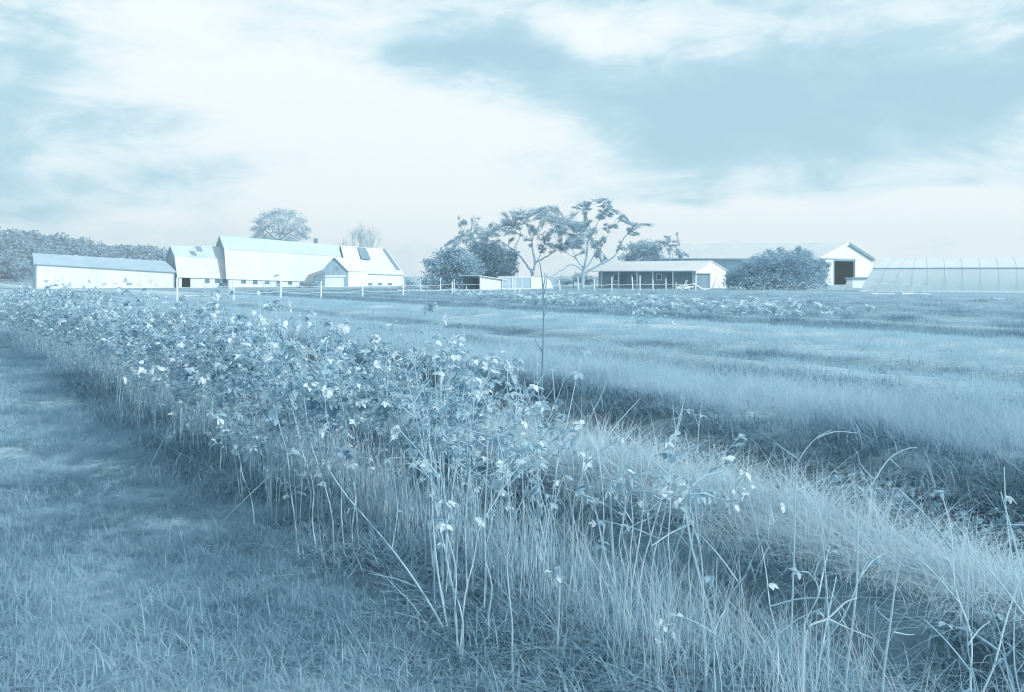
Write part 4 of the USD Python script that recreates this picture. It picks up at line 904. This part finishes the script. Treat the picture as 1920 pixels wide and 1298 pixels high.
def berry_plant(label, loc, rot, group, seed, leaves, canes, hgt, scale=(1, 1, 1), low=0.35, twig=1, pale=.3, leafsize=.055):
    r = np.random.default_rng(seed)
    t = thing('berry_plant', label, 'berry plant', loc, rot, group, scale)
    paths = []
    for k in range(canes):
        b = np.r_[r.normal(0, .09, 2), 0]
        p = cane_path(r, b, abs(r.normal(.16, .13)), hgt * r.uniform(.7, 1.1), r.uniform(0, .28))
        q = bez(p, 3); paths.append(q)
        c = obj('cane', tube(q, np.linspace(.0036, .0014, len(q)), 5), 'dry_cane_bark' if r.random() < .35 else 'cane_bark', t)
        for j in range(twig):
            i = r.integers(len(q) // 2, len(q) - 3); d = r.normal(0, 1, 3); d[2] = abs(d[2]) + .4; d /= np.linalg.norm(d)
            L = r.uniform(.1, .28); tw = bez([q[i], q[i] + d * L * .5, q[i] + d * L + [0, 0, -.02]], 3); paths.append(np.vstack([q[:0], tw]))
            obj('twig', tube(tw, np.linspace(.0028, .0013, len(tw)), 4), 'cane_bark', c)
    for k in range(leaves):
        q = paths[r.integers(len(paths))]
        i = min(len(q) - 1, int(len(q) * (low + (1 - low) * r.random() ** .7)))
        v, f = leaf_mesh(r, leafsize * r.uniform(.65, 1.25))
        v = rot_to(v, r.uniform(0, 6.28), r.uniform(-.5, .7), r.normal(0, .45)) + q[i]
        x = r.random()
        obj('leaf', (v, f), 'leaf_pale' if x < pale else ('leaf_mid' if x < .86 else 'leaf_dark'), t)
    return t

r = np.random.default_rng(200)
ZL = [('nearly leafless berry cane clump crossing the bottom right foreground', 'bare berry canes at the near right'), ('half leafy berry plant with bare lower canes in the middle foreground', 'half leafy berry plants in the middle'),
      ('dense leafy berry plant in the thick part of the row left of centre', 'leafy berry plants left of centre'), ('leafy berry plant in the far left stretch of the row, before the long shed', 'leafy berry plants in the far stretch')]
protos = {0: [], 1: [], 2: []}
MAXP = {0: 7, 1: 7, 2: 8}
s = 1.0; idx = 0
while s < 27:
    zone = 0 if s < 3.0 else 1 if s < 4.0 else 2 if s < 8.5 else 3
    kind = min(zone, 2)
    for side in ((0,) if zone == 0 else (0, 1)):
        n = 2.35 + r.normal(0, .12) + (side - .5) * (.45 if zone else 0)
        q = at(n, s + r.normal(0, .08)); rot = r.uniform(0, 6.28)
        lab, grp = ZL[zone]
        sc = r.uniform(.88, 1.12); scl = (sc, sc, sc * r.uniform(.92, 1.06))
        if len(protos[kind]) < MAXP[kind]:
            a = {0: dict(leaves=5, canes=3, hgt=.95, low=.4, twig=2, leafsize=.03), 1: dict(leaves=44, canes=6, hgt=1.10, low=.42, twig=3, leafsize=.036), 2: dict(leaves=170, canes=6, hgt=1.28, low=.12, twig=4, leafsize=.042)}[kind]
            protos[kind].append(berry_plant(lab, q, rot, grp, 300 + idx, scale=scl, **a))
        else:
            copy_of(protos[kind][r.integers(len(protos[kind]))], q, rot, scl, lab, 'berry plant', grp)
        idx += 1
    s += .30 if zone < 3 else .36

def ordinals(group, sentence):
    found = [p for p in stage.GetPrimAtPath('/World').GetChildren() if p.GetCustomDataByKey('group') == group]
    def px(p):
        l = p.GetAttribute('xformOp:translate').Get(); return l[0] / l[1]
    found.sort(key=px); N = ['leftmost', 'second from the left', 'third from the left', 'fourth from the left', 'fifth from the left', 'sixth from the left', 'seventh from the left']
    W = ['rightmost', 'second from the right', 'third from the right', 'fourth from the right', 'fifth from the right', 'sixth from the right', 'seventh from the right']
    h = (len(found) + 1) // 2
    for k, p in enumerate(found):
        p.SetCustomDataByKey('label', sentence.format(N[k] if k < h else W[len(found) - 1 - k]))
ordinals(ZL[0][1], '{} of the nearly leafless cane clumps at the bottom right')
ordinals(ZL[1][1], '{} of the half leafy berry plants in the middle foreground')

# single canes and weeds that stand out
def bare_cane(name, label, pts, D, r0, mat, dy=0.0, cat='cane', twigs=(), base=None):
    p = np.array([P(x, y, D + dy * k / max(1, len(pts) - 1)) for k, (x, y) in enumerate(pts)])
    b = np.r_[p[0][:2], 0.0]
    t = thing(name, label, cat, b)
    if p[0][2] > 0.02: p = np.vstack([[p[0][0], p[0][1], -.05], p])
    q = bez(p, 5); c = obj('stem', tube(q, np.linspace(r0, r0 * .35, len(q)), 6), mat, t, origin=b, smooth=True)
    for tw in twigs:
        tp = np.array([P(x, y, D + dy * .5 + .05 * k) for k, (x, y) in enumerate(tw)])
        tq = bez(tp, 4); obj('twig', tube(tq, np.linspace(r0 * .5, r0 * .22, len(tq)), 5), mat, c, origin=b)
    return t
bare_cane('tall_weed', 'single tall dark weed stem rising above the horizon in the middle', [(1012, 900), (1016, 720), (1019, 620), (1018, 540), (1012, 492)], 5.2, .0085, 'dark_stem', twigs=[[(1018, 545), (1022, 520), (1020, 512)], [(1018, 560), (1024, 535), (1026, 512)], [(1018, 600), (1028, 575), (1040, 560)], [(1017, 660), (1005, 640), (1000, 625)]], cat='weed')
bare_cane('branching_cane', 'pale branching bare cane bending right over the dark hollow', [(1585, 1290), (1606, 1100), (1610, 960), (1640, 900), (1668, 860), (1700, 842), (1720, 840)], 3.1, .0045, 'cane_bark', twigs=[[(1640, 900), (1625, 885), (1612, 868)], [(1606, 1020), (1640, 1050), (1660, 1062)], [(1668, 860), (1690, 880)]])
bare_cane('branching_cane', 'pale bare cane with an upright fork left of the dark hollow', [(1480, 1290), (1488, 1060), (1492, 900), (1500, 860), (1530, 822), (1560, 806)], 3.4, .0042, 'cane_bark', twigs=[[(1495, 860), (1470, 842), (1450, 830)], [(1530, 822), (1565, 810), (1610, 812)], [(1490, 920), (1515, 910)]])
bare_cane('broken_cane', 'low broken cane stick lying across the stalks at the lower right', [(1505, 1290), (1512, 1185), (1552, 1160), (1585, 1130), (1607, 1122)], 3.0, .006, 'dry_cane_bark', twigs=[[(1552, 1160), (1590, 1178), (1636, 1197)]])
bare_cane('branching_cane', 'thin upright cane with short side twigs near the bottom right', [(1655, 1290), (1668, 1180), (1680, 1090), (1690, 1040)], 3.0, .005, 'cane_bark', twigs=[[(1670, 1165), (1650, 1150), (1640, 1130)], [(1675, 1185), (1700, 1190), (1715, 1190)]])
bare_cane('straight_cane', 'straight pale upright cane near the lower centre right', [(1552, 1290), (1553, 1180), (1548, 1080), (1540, 980), (1545, 900)], 3.2, .0048, 'cane_bark')
bare_cane('slanting_cane', 'long slanting cane leaning left out of the row at the lower left', [(880, 1280), (810, 1140), (735, 1030), (650, 930), (610, 870)], 3.9, .0058, 'cane_bark', twigs=[[(780, 1100), (740, 1085), (690, 1075)], [(735, 1030), (745, 960), (740, 900)]])
bare_cane('slanting_cane', 'thin pale cane rising nearly upright through the left stalks', [(860, 1280), (825, 1100), (812, 980), (808, 860), (800, 760)], 3.9, .005, 'dry_cane_bark')
bare_cane('slanting_cane', 'thin low cane slanting left close to the grass edge', [(870, 1250), (800, 1170), (740, 1148)], 3.95, .005, 'cane_bark', twigs=[[(800, 1170), (770, 1130), (730, 1090)]])
bare_cane('pale_weed', 'pale feathery weed stem standing in the mid field left of the tall stem', [(800, 690), (806, 640), (812, 605)], 9.5, .006, 'dry_cane_bark', cat='weed', twigs=[[(804, 650), (795, 625), (792, 610)]])
def leaf_cluster(label, spots_, D, size, seed):
    r = np.random.default_rng(seed); c = P(*spots_[0], D); b = np.r_[c[:2], 0.]
    t = thing('leafy_shoot', label, 'shoot', b)
    st = np.array([b + [0, 0, -.05]] + [P(x, y, D) for x, y in sorted(spots_, key=lambda q: -q[1])]); q = bez(st, 4)
    obj('stem', tube(q, np.linspace(.005, .002, len(q)), 5), 'cane_bark', t, origin=b)
    for (x, y) in spots_:
        for k in range(5):
            v, f = leaf_blade(size * .62 * r.uniform(.6, 1.3), size * .62 * r.uniform(.28, .4), r.uniform(.1, .9), r)
            v = rot_to(v, r.uniform(0, 6.28), r.uniform(-.6, .9), r.normal(0, .5)) + P(x, y, D) + r.normal(0, size * .35, 3)
            obj('leaf', (v, f), 'leaf_pale' if r.random() < .75 else 'leaf_mid', t, origin=b)
leaf_cluster('leafy shoot with bright hanging leaves at the top of the row centre', [(845, 655), (852, 670), (825, 690), (850, 690), (858, 645)], 4.3, .085, 1)
leaf_cluster('shoot with a string of bright leaves right of the row centre', [(888, 668), (892, 690), (886, 708), (930, 665), (970, 692)], 4.3, .07, 2)
leaf_cluster('leafy shoot with pale leaves low in the grass right of centre', [(1378, 915), (1368, 940), (1395, 890), (1285, 955), (1400, 878), (1392, 930)], 3.5, .06, 3)
leaf_cluster('leafy shoot with pale leaves at the ridge left of the dark hollow', [(1160, 905), (1155, 915), (1145, 925), (1172, 900)], 3.8, .06, 4)
leaf_cluster('low shoot of bright leaves over the shaded path edge at the left', [(410, 815), (420, 830), (440, 820), (490, 815), (500, 830), (540, 805), (545, 855), (560, 850)], 6.0, .085, 5)
leaf_cluster('arching shoot of bright leaves at the left edge of the row', [(270, 690), (300, 705), (335, 720), (355, 735), (375, 728), (250, 695)], 7.4, .1, 6)
leaf_cluster('single bright leaf shoot low in the middle of the stalks', [(1042, 1072), (1050, 1080)], 3.6, .05, 7)
leaf_cluster('small pale leaf shoot near the bottom right of centre', [(1235, 1190), (1245, 1175), (1262, 1170)], 3.3, .045, 8)

# ------------------------------------------------------------------ the air
M['haze'] = usdkit.material(stage, '/World/Looks/haze', {'v': ('principled_volume', {'color': (0.84, 0.95, 1.0), 'density': 0.0009, 'anisotropy': 0.2})}, [], volume='v.volume')
keys(obj('haze', bx((0, 270, 14.0), (1100, 640, 34.0)), 'haze'), 'thin pale air over the whole farm', None, None, 'stuff')

# rounded weed clumps in the hollow, shade put into their dark colour
def weed_mound(label, px, py, D, w, h, seed):
    r = np.random.default_rng(seed); b = P(px, py, D); b[2] = float(height(b[0], b[1]))
    t = thing('weed_mound', label, 'weeds', b)
    cs = [(b + np.array([r.normal(0, .3) * w, r.normal(0, .3) * w, h * r.uniform(.2, .75)]), np.array([w * .42, w * .42, h * .34])) for _ in range(12)]
    c = clump_points(cs, r, 900 / (w * .42), .1); c = c[c[:, 2] > b[2] - .02]
    obj('leaves', leaf_cards(c, .026, r), 'undergrowth', t, origin=b)
    for k in range(7):
        a = b + np.array([r.normal(0, .12) * w, r.normal(0, .12) * w, -.05]); e = b + np.array([r.normal(0, .45) * w, r.normal(0, .4) * w, h * r.uniform(.7, 1.15)])
        obj('stem', tube(bez([a, (a + e) / 2 + r.normal(0, .05, 3), e], 4), np.linspace(.004, .0015, 9), 4), 'cane_bark', t, origin=b)
weed_mound('largest rounded shade toned weed clump in the hollow at the right edge', 1765, 970, 5.25, .8, .42, 61)
weed_mound('shade toned weed clump in the hollow, left of the largest one', 1590, 900, 5.9, .7, .36, 62)
weed_mound('shade toned weed clump at the narrow left end of the hollow', 1300, 810, 7.0, .7, .4, 63)
